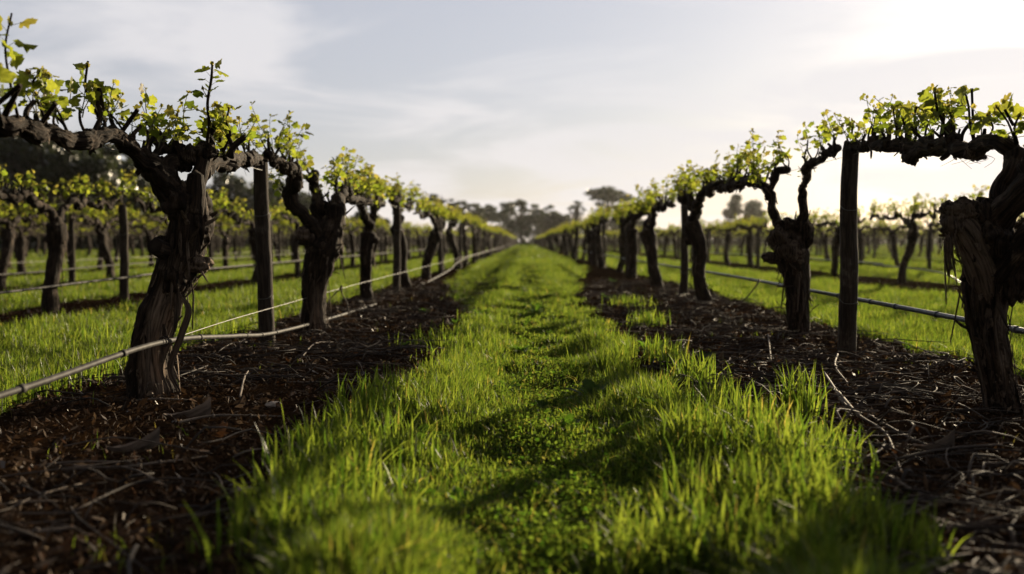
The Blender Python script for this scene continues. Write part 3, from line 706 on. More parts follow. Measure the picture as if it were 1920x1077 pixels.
PA, RA = traced([(1880, 520, 3.84, 34), (1925, 460, 3.72, 28), (1975, 410, 3.55, 24), (2010, 330, 3.4, 20), (2060, 280, 3.25, 19), (2200, 240, 2.9, 17), (2400, 180, 2.5, 15)]); tube(cm, PA, RA, seg=36, step=0.012, lump=0.3, ridge=0.12, seed=36, lscale=12)
dress(cm, root, PA, RA, rng, 0.7, 1.9, every=(0.09, 0.15), maxn=14)
cm.build('cordon', M_BARK, root); fix_parent(root)

# ---- second vine right of the lane
y0 = 6.95
root = world_root('grape_vine', 1.91, y0, 'second vine right of the lane, thin upright arms on its knotted head', GV)
rng = np.random.RandomState(35); tm = MB()
P, R = traced([(1499, 660, y0, 21), (1498, 635, y0, 18), (1497, 580, y0, 19), (1494, 530, y0, 22), (1488, 490, y0, 27), (1482, 450, y0, 26), (1480, 420, y0, 18)])
tube(tm, P, R, seg=52, step=0.012, lump=0.25, ridge=0.10, twist=0.6, seed=41, K=2.5)
flakes(tm, P, R, 130, rng, L=(0.04, 0.16), lift=0.04, bare=(0, 0.3))
for px, py, r, s_, ba in ((1448, 484, 12, (1.6, 1, 0.9), 0.15), (1462, 448, 20, (1, 1, 1.1), 0.2), (1478, 470, 24, (1, 1, 1), 0.25), (1512, 440, 15, (0.9, 1, 1.6), 0), (1490, 486, 17, (1.2, 1, 0.8), 0.3), (1475, 425, 17, (1, 1, 1), 0), (1500, 425, 13, (1, 1, 1), 0)):
    knob(tm, at(px, py, y0 - 0.05), r * y0 / F, seed=int(px), stretch=s_, amp=0.55, nu=28, nv=20, bare=ba)
for k in range(12):
    a = rng.uniform(-1.6, 1.0); n_ = np.array([math.sin(a), -math.cos(a), 0]); py = rng.uniform(480, 570)
    c0 = np.array(at(1492, py, y0)) + n_ * 0.09; ribbon(tm, [c0, c0 + n_ * 0.01 + np.array([0, 0, -0.1]), c0 + n_ * rng.uniform(0.0, 0.07) + np.array([-0.02, 0, -rng.uniform(0.16, 0.4)])], rng.uniform(0.004, 0.010), n_, bare=rng.uniform(0, 0.3), seed=k)
tm.build('trunk', M_BARK, root)
for arm, (st, en), mx in (([(1470, 440, 6.95, 10), (1454, 420, 6.95, 9), (1449, 385, 6.97, 8), (1446, 360, 7.0, 7), (1453, 335, 7.0, 7), (1462, 320, 7.0, 6), (1478, 318, 6.9, 5)], (0.3, 1.2), 8),
                          ([(1448, 375, 7.0, 7), (1438, 358, 7.1, 7), (1424, 342, 7.35, 6), (1405, 340, 7.8, 7), (1385, 344, 8.3, 7), (1365, 352, 8.9, 6), (1348, 354, 9.4, 6)], (0.1, 3.5), 30),
                          ([(1500, 430, 6.9, 9), (1504, 405, 6.88, 7), (1504, 372, 6.86, 7), (1512, 342, 6.8, 7), (1516, 312, 6.75, 8), (1535, 304, 6.55, 7), (1556, 288, 6.3, 6), (1570, 276, 6.1, 6)], (0.35, 2.2), 22)):
    cm = MB(); PA, RA = traced(arm, 0.024); tube(cm, PA, RA, seg=22, step=0.014, lump=0.45, ridge=0.12, lscale=14, seed=int(arm[0][0]) % 29)
    dress(cm, root, PA, RA, rng, st, en, every=(0.10, 0.18), size=(0.026, 0.044), length=(0.08, 0.28), maxn=mx)
    cm.build('cordon', M_BARK, root)
cm = MB(); fix_parent(root)

# ------------------------------------------------------------------ vines along the rows
ORD = 'first second third fourth fifth sixth seventh eighth ninth tenth eleventh twelfth thirteenth fourteenth fifteenth sixteenth'.split()
rng = np.random.RandomState(77)
first = {'L1': [11.0, 13.8, 17.4, 20.8], 'R1': [10.5, 14.3, 17.9, 21.3], 'L2': [6.0, 9.3, 12.9], 'R2': [12.2, 15.7], 'L3': [10.4, 13.6]}
cand = []
for key in LEFT + RIGHT:
    x = ROWS[key][0]
    ys = list(first.get(key, [abs(x) / 0.53 + rng.uniform(0, 2)]))
    end = 205 if key in ('L1', 'R1') else 150
    while ys[-1] < end: ys.append(ys[-1] + 3.3 + rng.normal(0, 0.15))
    for i, y in enumerate(ys):
        vis = abs(x + 0.0134 * y) < 0.53 * y + 1.5
        if vis: cand.append((y * (1.0 + 0.05 * (int(key[1:]) - 1)), key, i, x + rng.normal(0, 0.05), y))
cand.sort()
sidew = {'L': 'left', 'R': 'right'}
rw = ['the row', 'the second row', 'the third row', 'the fourth row', 'the fifth row']
cnt = {}
for q, (_, key, i, x, y) in enumerate(cand[:292]):
    c = cnt.get(key, 2 if key in ('L1', 'R1') else 0); cnt[key] = c + 1
    rn = int(key[1:]); sw = sidew[key[0]]
    lim = 14 if rn == 1 else 5 if rn <= 4 else 0
    if c < lim:
        lab = '%s vine along %s %s of the grass lane' % (ORD[c], rw[rn - 1], sw)
        if key == 'L1' and c == 2: lab = 'third vine along the row left of the lane, just before the second post'
        if key == 'R1' and c == 2: lab = 'third vine along the row right of the lane, just before the second post'
        if key == 'L2' and c == 0: lab = 'partly hidden vine nearest in the second row left of the lane, at the photo edge'
        if key == 'L2' and c == 1: lab = 'dark vine in the second row left of the lane, standing on dead prunings'
        if key == 'R2' and c == 1: lab = 'vine in the second row right of the lane with a strongly leaning thin trunk'
    elif rn == 1: lab = 'small blurred vine far down the row %s of the lane, one of many alike' % sw
    else: lab = 'distant vine among the rows beyond the one %s of the lane, one of many alike' % sw
    sc = rng.uniform(0.95, 1.06); scz = rng.uniform(0.97, 1.05)
    if rn > 1: scz *= 0.94; sc *= 0.84
    meshes = LEANER if key == 'R2' and c == 1 else None
    put_vine(q * 5 + rng.randint(3), (x, y, gz1(x, y) - 0.01), (math.pi if rng.rand() < 0.5 else 0) + rng.normal(0, 0.03) if not meshes else 0.0,
             (sc, 1.0, scz), lab, GV if c < lim else 'far vines down the rows %s of the lane' % sw, meshes)
rest = MB(); resttr = MB()
lows = [vine_parts(500 + k, detail=0.5, simple=True) for k in range(6)]
for _, key, i, x, y in cand[292:]:
    tr, cs, lv = lows[rng.randint(6)]
    M = Matrix.Translation((x, y, 0)) @ Matrix.Rotation(math.pi * rng.randint(2), 4, 'Z') @ Matrix.Scale(rng.uniform(0.93, 1.03), 4)
    for o in (tr, cs[0], cs[1]): resttr.merge(o, M)
    rest.merge(lv, M)
far = empty('distant_vineyard'); tag(far, 'far-off rows of vines fading together towards the horizon', 'vineyard', kind='stuff')
o = resttr.build('trunks', M_BARK, far); tag(o, kind='stuff')
o = rest.build('foliage', M_LEAF, far); tag(o, kind='stuff')

# ------------------------------------------------------------------ posts
def post_mesh(h, r, seed):
    mb = MB(); rg = np.random.RandomState(seed)
    pts = [(0, 0, -0.2)] + [(rg.normal(0, 0.004), rg.normal(0, 0.004), z) for z in np.linspace(0.0, h - 0.02, 6)] + [(0, 0, h)]
    tube(mb, pts, [r * 1.08] + list(np.linspace(r * 1.08, r * 0.94, 6)) + [r * 0.86], seg=28, step=0.02, lump=0.05, ridge=0.035, twist=0.2, seed=seed, K=3.0, tipround=0.05)
    return mb.mesh('wooden_post', M_POST)
PM = [post_mesh(1.22, 0.046, k) for k in range(4)]
mb = MB(); 
tube(mb, [(-0.048, 0.0, 0.03), (-0.03, -0.048, 0.0), (0.03, -0.05, 0.0), (0.052, 0, 0.02), (0.058, -0.02, -0.015)], [0.0018] * 5, seg=5, step=0.01)
STAPLE = mb.mesh('wire_staple', M_WIRE)
GP = 'wooden trellis posts in the rows'
def post(x, y, h, k, label, tilt=(0, 0), group=GP, r=1.0):
    o = bpy.data.objects.new('wooden_post', PM[k % 4]); COL.objects.link(o)
    o.location = (x, y, gz1(x, y)); o.rotation_euler = (tilt[0], tilt[1], k * 1.3); o.scale = (r, r, h / 1.22)
    tag(o, label, 'post', group)
    for z in (0.31, 0.85):
        s_ = bpy.data.objects.new('wire_staple', STAPLE); COL.objects.link(s_); s_.parent = o; s_.location = (0, 0, z); s_.rotation_euler = (0, 0, -k * 1.3)
    return o
post(-1.64, 6.25, 1.17, 0, 'round weathered post left of the lane, nearest of its row, slightly leaning', (0, -0.02))
post(1.885, 5.85, 1.225, 1, 'tall grey post right of the lane, nearest of its row, standing free of the vines', (0, 0.01), r=1.05)
prs = {'L1': [12.9], 'R1': [12.4], 'L2': [11.0], 'L3': [15.7], 'R2': [18.6], 'L4': [21.0], 'R3': [24.0], 'L5': [27.0], 'R4': [32.0]}
for key, ys in prs.items():
    c = 1 if key in ('L1', 'R1') else 0; rn = int(key[1:]); y = ys[0]; x = ROWS[key][0]
    while y < (115 if rn == 1 else 75):
        lim = 6 if rn == 1 else 3
        lab = '%s wooden post along %s %s of the grass lane' % (ORD[c], rw[rn - 1], sidew[key[0]]) if c < lim else 'small distant post far down the rows %s of the lane, one of many alike' % sidew[key[0]]
        post(x + rng.normal(0, 0.03) + (0.05 if key == 'R1' else 0), y, rng.uniform(1.10, 1.20) - (0.06 if rn > 1 else 0), c + rn, lab, (rng.normal(0, 0.015), rng.normal(0, 0.02)), GP if c < lim else 'far posts in the rows %s of the lane' % sidew[key[0]])
        y += 6.6 + rng.normal(0, 0.15); c += 1

# ------------------------------------------------------------------ hoses and wires
def line(name, pts, r, material, label, cat, group, seg=12, step=0.06):
    mb = MB(); tube(mb, pts, [r] * len(pts), seg=seg, step=step)
    if r > 0.0105:      # joiners and drippers
        C, _ = crom(pts, np.ones(len(pts)), 0.03)
        for i in np.cumsum(np.random.RandomState(len(C)).randint(9, 34, len(C) // 16)):
            if i > len(C) - 3: break
            if C[i][1] < 25: tube(mb, [C[i], C[i + 1]], [r * 1.28] * 2, seg=seg, step=0.03, tipround=0.1)
    return tag(mb.build(name, material), label, cat, group)
GH = 'drip hoses strung along the rows'
def ctl(x, y): return gz1(x, y) + 0.014
line('drip_hose', [(-1.52, 0.6, .26), (-1.53, 2.0, .245), (-1.53, 3.03, .252), (-1.49, 4.05, .285), (-1.53, 5.2, .20), (-1.57, 6.2, .125), (-1.58, 8.2, .07), (-1.58, 10.3, .035), (-1.62, 11.3, ctl(-1.62, 11.3) - .03), (-1.62, 13, ctl(-1.62, 13) - .05), (-1.6, 15, ctl(-1.6, 15) - .02), (-1.56, 16.5, .05), (-1.52, 20, .12), (-1.52, 27, .27), (-1.55, 60, .28), (-1.6, 120, .28)],
     0.011, M_HOSE, 'long grey hose left of the lane, tied to the nearest trunk, sagging onto soil', 'hose', GH)
line('drip_hose', [(2.02, 1.5, .33), (2.02, 4.0, .335), (2.02, 6.0, .345), (2.03, 10.5, .355), (2.05, 20, .34), (2.05, 60, .34), (2.0, 120, .34)],
     0.0125, M_HOSE_B, 'long taut blue-grey hose behind the posts right of the lane', 'hose', GH)
line('drip_hose', [(-4.36, 4, .25), (-4.36, 8.2, .27), (-4.36, 10.7, .30), (-4.36, 17, .32), (-4.4, 60, .32)], 0.0115, M_HOSE, 'grey hose running across the second row left of the lane', 'hose', GH)
line('drip_hose', [(-7.06, 8, .24), (-7.06, 14, .25), (-7.06, 22, .30), (-7.1, 60, .3)], 0.011, M_HOSE, 'grey hose running across the third row left of the lane', 'hose', GH)
line('drip_hose', [(5.98, 10.5, .02), (5.98, 13.2, .05), (5.98, 14.4, .24), (5.98, 17, .29), (5.98, 21, .33), (5.98, 60, .33)], 0.0115, M_HOSE_B, 'pale grey hose in the second row right of the lane, dropping to the ground', 'hose', GH)
GW = 'trellis wires of the rows'
wl = line('trellis_wire', [(-1.50, 4.15, .285), (-1.59, 6.2, .28), (-1.60, 12.6, .29), (-1.6, 40, .28), (-1.6, 110, .28)], 0.0022, M_WIRE, 'thin low wire from the nearest left trunk past the posts left of the lane', 'wire', GW, seg=6)
line('trellis_wire', [(-1.66, 1.0, 1.08), (-1.66, 4.2, 1.07), (-1.64, 6.25, 1.14), (-1.66, 30, 1.12), (-1.66, 110, 1.12)], 0.0016, M_WIRE, 'high wire carrying the vine arms left of the lane', 'wire', GW, seg=5)
line('trellis_wire', [(1.95, 1.0, 1.13), (1.9, 3.9, 1.10), (1.9, 5.9, 1.20), (1.95, 30, 1.13), (1.95, 110, 1.12)], 0.0016, M_WIRE, 'high wire carrying the vine arms right of the lane', 'wire', GW, seg=5)
for key, lab in (('L4', 'faint low wire of the fourth row left of the lane'), ('R3', 'faint low wire of the third row right of the lane')):
    x = ROWS[key][0]; line('trellis_wire', [(x + 0.08, abs(x) * 1.6, .28), (x + 0.08, 40, .29), (x + 0.08, 80, .29)], 0.004, M_WIRE, lab, 'wire', GW, seg=5)
# hose ties
mb = MB(); tube(mb, [tuple(Vector((-1.49, 4.05, .285)) + Vector((0.0 + 0.02 * math.cos(a) * 0.9, 0.004 * k, 0.02 * math.sin(a)))) for k, a in enumerate(np.linspace(0, 11, 16))], [0.003] * 16, seg=5, step=0.008)
tag(mb.build('hose_tie', M_TWIG), 'dark wire tie holding the hose to the nearest left trunk', 'tie')
mb = MB()
a, b_ = np.array(at(640, 540, 8.4)), np.array(at(655, 622, 8.4)); tube(mb, [a + [0, 0, 0.02], a + [0.005, 0, -0.05], np.array(at(652, 575, 8.4)), b_], [0.010, 0.007, 0.006, 0.004], seg=7, step=0.02, lump=0.3)
tube(mb, [a, np.array(at(620, 560, 8.45)), np.array(at(606, 585, 8.5))], [0.006, 0.005, 0.004], seg=6, step=0.03, lump=0.3)
tag(mb.build('dead_cane', M_CANE), 'dead forked cane hanging from the low wire left of the lane', 'cane')
mb = MB(); tube(mb, [np.array(at(1424, 525, 8.2)), np.array(at(1415, 540, 8.1)), np.array(at(1398, 560, 8.0)), np.array(at(1380, 572, 7.95))], [0.009, 0.006, 0.005, 0.004], seg=6, step=0.03, lump=0.3)
tag(mb.build('dead_cane', M_CANE), 'dark bent cane leaning up from the mulch to the hose right of the lane', 'cane')

# ------------------------------------------------------------------ trees on the skyline
def gum_tree(px, top, wpx, Yd, kind, label, seed, group='gum trees on the skyline'):
    rg = np.random.RandomState(seed)
    x = (px - 985) / F * Yd; H = CAMH + (452 - top + 9) / F * Yd * 1.04; Wd = wpx / F * Yd / 2 * (1.2 if Yd > 180 else 1.12)
    root = empty('gum_tree', (x, Yd, 0)); tag(root, label, 'tree', group)
    tm, cm = MB(), MB()
    zf = {'open': 0.12, 'umbrella': 0.5, 'dense': 0.0}[kind]
    bend = rg.normal(0, 0.05) * H
    r0 = H * 0.022 + 0.06
    tube(tm, [(0, 0, -0.3), (bend * 0.2, 0, H * 0.2), (bend, 0, H * 0.5), (bend * 0.7, 0, H * 0.8)], [r0 * 1.3, r0, r0 * 0.75, r0 * 0.3], seg=9, step=0.5, lump=0.1, seed=seed % 30)
    ncl = {'open': 70 if wpx > 200 else 48, 'umbrella': 26, 'dense': 46}[kind]
    for k in range(ncl):
        a = rg.uniform(0, 6.28); rr = Wd * math.sqrt(rg.uniform(0.05, 1))
        t = rr / Wd
        zt = H * (zf + (1 - zf) * rg.uniform(0.05, 0.93)) if kind != 'umbrella' else H * (0.90 - 0.22 * t - rg.uniform(0, 0.22))
        if kind == 'umbrella': zt = H * (0.93 - 0.20 * t - rg.uniform(0, 0.45) * rg.rand())
        zt = min(zt, H * (1.0 - 0.42 * t ** 2) - 0.03 * H)
        c = np.array([bend * 0.7 + rr * math.cos(a), rr * math.sin(a), zt])
        tube(tm, [(bend * 0.8, 0, H * rg.uniform(0.3, 0.6)), (c[0] * 0.45 + bend * .3, c[1] * 0.45, zt * 0.75), tuple(c)], [r0 * 0.45, r0 * 0.28, r0 * 0.1], seg=5, step=0.6, seed=k)
        cr = Wd * {'open': 0.21, 'umbrella': 0.31, 'dense': 0.33}[kind] * rg.uniform(0.5, 1.3); fl = {'open': 0.55, 'umbrella': 0.38, 'dense': 0.7}[kind]
        m = {'open': 620 if wpx > 120 else 230, 'umbrella': 190, 'dense': 520}[kind]
        D = rg.normal(0, 1, (m, 3)); D /= np.linalg.norm(D, axis=1)[:, None]
        Rr = cr * rg.uniform(0.05, 1, (m, 1)) ** 0.45 * (1 + 0.5 * pn(D[:, 0] * 2, D[:, 1] * 2, D[:, 2] * 2, k)[:, None])
        Pp = c + D * Rr * np.array([1, 1, fl])
        s = cr * rg.uniform(0.06, 0.14, (m, 1)) + 0.05
        A = rg.normal(0, 1, (m, 3)); A /= np.linalg.norm(A, axis=1)[:, None]; B = np.cross(A, rg.normal(0, 1, (m, 3))); B /= np.linalg.norm(B, axis=1)[:, None]
        V = np.stack([Pp - A * s * 1.4, Pp + B * s * 0.6, Pp + A * s * 1.4, Pp - B * s * 0.6], 1)
        Q = np.arange(4 * m).reshape(m, 4)
        tone = rg.uniform(0.7, 1.35, (m, 1)) * rg.uniform(0.75, 1.25)
        colr = np.array([0.040, 0.050, 0.022]) * tone
        cm.add(V.reshape(-1, 3), None, Q, col=np.repeat(colr, 4, 0))
    tm.build('trunk', M_EUC, root); cm.build('crown', M_GUM, root, smooth=False)
for k, a in enumerate(((105, 238, 290, 62, 'open', 'largest dark gum tree on the far left, sky showing through its airy crown'),
                       (-30, 262, 170, 70, 'open', 'dark gum tree cut by the photo edge on the far left'),
                       (60, 330, 230, 80, 'dense', 'low dark bushy tree under the largest gum on the far left'),
                       (238, 345, 130, 84, 'dense', 'low bushy tree just left of the nearest left trunk'),
                       (228, 284, 130, 75, 'open', 'lower gum tree behind the nearest left vine trunk'),
                       (455, 338, 150, 110, 'dense', 'rounded dense dark tree behind the nearest left post'),
                       (545, 366, 110, 118, 'dense', 'lower rounded tree just right of the nearest left post'),
                       (400, 368, 70, 115, 'dense', 'small rounded tree between the nearest left trunk and post'),
                       (690, 402, 60, 160, 'dense', 'low dark tree seen under the left row between its second and third vines'),
                       (826, 358, 46, 205, 'umbrella', 'flat topped gum tree rising above the left row, tallest left of the gap'),
                       (876, 378, 52, 205, 'umbrella', 'gum tree with domed crown, second on the left of the gap'),
                       (914, 388, 56, 215, 'umbrella', 'wide low gum tree just left of the gap at the end of the lane'),
                       (978, 380, 78, 205, 'open', 'airy spreading gum tree straight at the end of the lane'),
                       (1018, 388, 56, 212, 'open', 'airy gum tree just right of the lane end'),
                       (1050, 402, 50, 200, 'dense', 'dense dark tree low beside the right row far end'),
                       (1086, 374, 26, 205, 'umbrella', 'thin small crowned gum tree right of the lane end'),
                       (1136, 349, 72, 200, 'umbrella', 'tall gum tree with tilted layered crown above the right row'),
                       (1390, 374, 60, 190, 'dense', 'rounded tree behind the right row between its second and third vines'),
                       (1180, 412, 60, 215, 'dense', 'low dark tree hidden behind the right row foliage'))):
    gum_tree(*a, seed=300 + k)
# far wood along the horizon, one dark mass
mb = MB(); rg = np.random.RandomState(9)
xs = np.arange(-330, 330, 2.2); N = len(xs)
for x in xs:
    px = 985 + x / 240 * F
    h = 3.3 + 1.6 * pn(x * 0.06, 0.3, 0.1, 3) + (2.6 if 940 < px < 1090 else 0) + rg.uniform(-.5, .8)
    m = 240; yy = 245 + rg.uniform(-6, 6)
    Pp = np.stack([x + rg.normal(0, 1.7, m), yy + rg.normal(0, 1.5, m), rg.uniform(0, 1, m) ** 0.8 * h], 1); s = rg.uniform(0.2, 0.55, (m, 1))
    A = rg.normal(0, 1, (m, 3)); A /= np.linalg.norm(A, axis=1)[:, None]; B = np.cross(A, rg.normal(0, 1, (m, 3))); B /= np.linalg.norm(B, axis=1)[:, None]
    mb.add(np.stack([Pp - A * s, Pp + B * s * .7, Pp + A * s, Pp - B * s * .7], 1).reshape(-1, 3), None, np.arange(4 * m).reshape(m, 4), col=np.repeat(np.array([0.040, 0.050, 0.024]) * rg.uniform(.7, 1.3, (m, 1)), 4, 0))
tag(mb.build('far_woods', M_GUM, smooth=False), 'low dark far-off wood along the horizon', 'woods', kind='stuff')

# ------------------------------------------------------------------ grass
def blades(mb, x, y, h, wd, rg, col, segs=3, bend=0.5, lay=0.0):
    n = len(x); z = gz(x, y) - 0.006
    az = rg.uniform(0, 2 * math.pi, n); la = rg.uniform(0, 2 * math.pi, n)
    side = np.stack([np.cos(az), np.sin(az), np.zeros(n)], 1); ld = np.stack([np.cos(la), np.sin(la), np.zeros(n)], 1)
    k = np.abs(rg.normal(0, bend, n)) + lay
    base = np.stack([x, y, z], 1); lv = []
    ts = [0, 0.38, 0.74, 1.0] if segs == 3 else [0, 0.6, 1.0] if segs == 2 else [0, 1.0]
    ws = {3: [0.8, 1.0, 0.66], 2: [0.9, 0.8], 1: [1.0]}[segs]
    rows = []
    for t, wk in zip(ts[:-1], ws):
        c = base + ld * (h * k * t * t)[:, None] + np.array([0, 0, 1.0]) * (h * t * (1 - 0.28 * k * t))[:, None]
        rows += [c - side * (wd * wk * 0.5)[:, None], c + side * (wd * wk * 0.5)[:, None]]
    rows.append(base + ld * (h * k)[:, None] + np.array([0, 0, 1.0]) * (h * np.maximum(0.15, 1 - 0.28 * k))[:, None])
    m = len(rows)
    V = np.stack(rows, 1).reshape(-1, 3)
    b0 = np.arange(n)[:, None] * m
    Q = [b0 + np.array([[2 * s_, 2 * s_ + 1, 2 * s_ + 3, 2 * s_ + 2]]) for s_ in range(segs - 1)]
    T = b0 + np.array([[m - 3, m - 2, m - 1]])
    mb.add(V, T, np.concatenate(Q) if Q else None, col=np.repeat(col, m, 0))

def gcol(n, rg, dry=0.05):
    a = np.array([0.026, 0.047, 0.010]); b2 = np.array([0.098, 0.108, 0.032]); t = rg.uniform(0, 1, (n, 1))
    c = a * (1 - t) + b2 * t
    d = rg.uniform(0, 1, n) < dry
    c[d] = np.array([0.17, 0.125, 0.065]) * rg.uniform(0.6, 1.2, (d.sum(), 1))
    return c
def inview(x, y, margin=0.25): return np.abs(x + 0.0134 * y) < 0.515 * y + margin
def lane_edge(x):   # closeness to the tall fringes of the lane beside the bare strips
    return np.maximum(np.exp(-((x + 0.34) / 0.20) ** 2), np.exp(-((x - 0.58) / 0.26) ** 2))
grass = MB(); rg = np.random.RandomState(3)
# near and middle field, density falling with distance
def scatter(n, ya, yb, xa=None, xb=None):
    y = np.exp(rg.uniform(math.log(ya), math.log(yb), n)); lim = 0.515 * y + 0.3
    x = -0.0134 * y + rg.uniform(-1, 1, n) * lim
    return x, y
def patch(x, y): return 0.5 + 0.9 * pn(x * 1.3, y * 1.3, 0.4, 8) + 0.5 * pn(x * 4.0, y * 4.0, 0.4, 9)
for n, ya, yb, segs in ((230000, 1.5, 4.0, 3), (330000, 4.0, 12.0, 2), (260000, 12.0, 40.0, 1), (120000, 40.0, 170.0, 1)):
    x, y = scatter(n, ya, yb)
    dm = dirt_mask(x, y); pt = patch(x, y); ed = lane_edge(x) * (y < 40)
    inl = (x > -0.75) & (x < 1.05)
    inl &= y < 30
    # the middle of the lane is clover and short turf; the fringes and side lanes are taller
    dens = np.where(inl, 0.30 + 0.75 * ed + 0.35 * (pt > 0.62), 0.75 + 0.3 * pt) * np.clip(1.25 - 1.9 * dm, 0, 1)
    dens = np.where(y > 12, np.clip(dens * 1.4, 0, 1), dens)
    keep = rg.uniform(0, 1, n) < dens
    x, y, pt, ed, inl = x[keep], y[keep], pt[keep], ed[keep], inl[keep]; k = len(x)
    big_ = np.clip(0.7 + 2.6 * pn(x * 0.8, y * 0.8, 0.9, 28), 0.25, 1.5)
    h = np.where(inl, 0.035 + 0.085 * ed * big_ * np.clip(pt + 0.35, 0.3, 1.4) + 0.035 * np.clip(pt - 0.5, 0, 1), 0.055 + 0.07 * np.clip(pt, 0, 1.2)) * rg.uniform(0.45, 1.45, k)
    wd = np.maximum(rg.uniform(0.0028, 0.0066, k), 0.00055 * y * rg.uniform(0.7, 1.4, k))
    blades(grass, x, y, h, wd, rg, gcol(k, rg, 0.02), segs, bend=0.6)
# tall tufts
tufts = []
for px, py, hh, m, sp in ((610, 900, .15, 240, .10), (670, 850, .16, 260, .11), (700, 800, .17, 240, .10), (760, 760, .14, 160, .09), (640, 960, .18, 220, .10), (570, 1000, .16, 200, .08), (530, 1060, .15, 160, .08), (740, 880, .14, 200, .10), (600, 1040, .16, 220, .10),
                          (1310, 860, .18, 220, .09), (1400, 850, .19, 240, .10), (1450, 900, .19, 260, .10), (1500, 960, .16, 220, .09), (1480, 1010, .18, 220, .10), (1380, 960, .16, 220, .10), (1560, 1040, .16, 180, .08), (1500, 800, .20, 110, .05), (1340, 790, .15, 150, .08), (1560, 890, .14, 120, .06),
                          (1290, 730, .15, 160, .08), (1240, 690, .16, 170, .09), (1140, 660, .13, 170, .10), (1215, 620, .15, 170, .10), (1140, 700, .12, 140, .09), (1290, 1060, .19, 160, .09), (1190, 1070, .18, 110, .06), (1640, 1060, .14, 120, .07), (1690, 1070, .12, 70, .06), (1420, 1070, .18, 180, .09),
                          (830, 660, .13, 220, .13), (880, 640, .14, 220, .13), (860, 690, .10, 140, .1), (920, 610, .12, 160, .13), (900, 570, .13, 200, .15), (1180, 580, .13, 160, .13), (1060, 590, .11, 140, .12), (1000, 555, .12, 140, .13),
                          (90, 640, .17, 300, .2), (160, 650, .17, 260, .18), (40, 660, .16, 260, .2), (200, 690, .12, 160, .12), (380, 640, .12, 200, .15), (60, 740, .13, 260, .15), (150, 720, .13, 180, .12), (1700, 600, .12, 200, .2), (1760, 640, .12, 200, .15)):
    gx_, gy_ = on_ground(px, py); tufts.append((gx_, gy_, hh, m, sp))
for gx_, gy_, hh, m, sp in tufts:
    x = gx_ + rg.normal(0, sp * 0.8, m); y = gy_ + rg.normal(0, sp, m)
    blades(grass, x, y, hh * rg.uniform(0.45, 1.15, m), rg.uniform(0.004, 0.0095, m), rg, gcol(m, rg, 0.015) * 1.05, 3, bend=0.42)
# sparse sprouts on the bare strips
n = 5000; x, y = scatter(n, 1.6, 14); dm = dirt_mask(x, y); kp = (dm > 0.4) & (pn(x * 2.2, y * 2.2, 0.5, 14) > 0.16); x, y = x[kp], y[kp]
blades(grass, x, y, rg.uniform(0.02, 0.07, len(x)), rg.uniform(0.002, 0.004, len(x)), rg, gcol(len(x), rg, 0.2), 2, bend=0.5)
# dead straw lying between the green
n = 16000; x, y = scatter(n, 1.6, 14); kp = rg.uniform(0, 1, n) < (1 - dirt_mask(x, y)) * np.clip(0.4 + 2 * pn(x * 1.7, y * 1.7, 0.5, 33), 0, 1); x, y = x[kp], y[kp]; n = len(x)
blades(grass, x, y, rg.uniform(0.04, 0.11, n), rg.uniform(0.0016, 0.0035, n), rg, np.array([0.15, 0.115, 0.06]) * rg.uniform(0.6, 1.3, (n, 1)), 2, bend=0.8, lay=0.7)
tag(grass.build('grass', M_GRASS, smooth=False), 'bright green grass of the lanes, tall along the bare strips', 'grass', kind='stuff')

# clover and low broad-leaved cover in the middle of the lane
clover = MB()
n = 200000; x, y = scatter(n, 1.5, 13.0); dm = dirt_mask(x, y); pt = patch(x, y)
kp = (rg.uniform(0, 1, n) < (1 - dm) ** 2 * np.where((x > -0.8) & (x < 1.1), np.clip(0.62 + 1.9 * pn(x * 2.6, y * 2.6, 0.6, 31), 0.08, 1.0) - 0.35 * lane_edge(x), 0.30)); x, y, pt = x[kp], y[kp], pt[kp]; n = len(x)
hh = 0.008 + 0.06 * np.clip(pt, 0, 1) * rg.uniform(0.2, 1, n)
nr = rg.normal(0, 0.5, (n, 3)) + np.array([0, 0, 1.0]); nr /= np.linalg.norm(nr, axis=1)[:, None]
A = np.cross(nr, rg.normal(0, 1, (n, 3))); A /= np.linalg.norm(A, axis=1)[:, None]; B = np.cross(nr, A)
s = (rg.uniform(0.004, 0.009, n) * np.clip(0.7 + y * 0.08, 0.8, 1.6))[:, None]
Cc = np.stack([x, y, gz(x, y) + hh], 1)
V = np.stack([Cc + (A * math.cos(a) + B * math.sin(a)) * s * q for a, q in ((0, 1), (1.1, .8), (2.1, 1), (3.2, .75), (4.2, 1), (5.2, .8))], 1).reshape(-1, 3)
b0 = np.arange(n)[:, None] * 6
clover.add(V, None, np.concatenate([b0 + np.array([[0, 1, 2, 3]]), b0 + np.array([[0, 3, 4, 5]])]), col=np.repeat(gcol(n, rg, 0.04) * np.array([0.85, 1.0, 1.0]), 6, 0))
tag(clover.build('clover', M_CLOVER, smooth=False), 'low clover carpet in the middle of the lane', 'clover', kind='stuff')

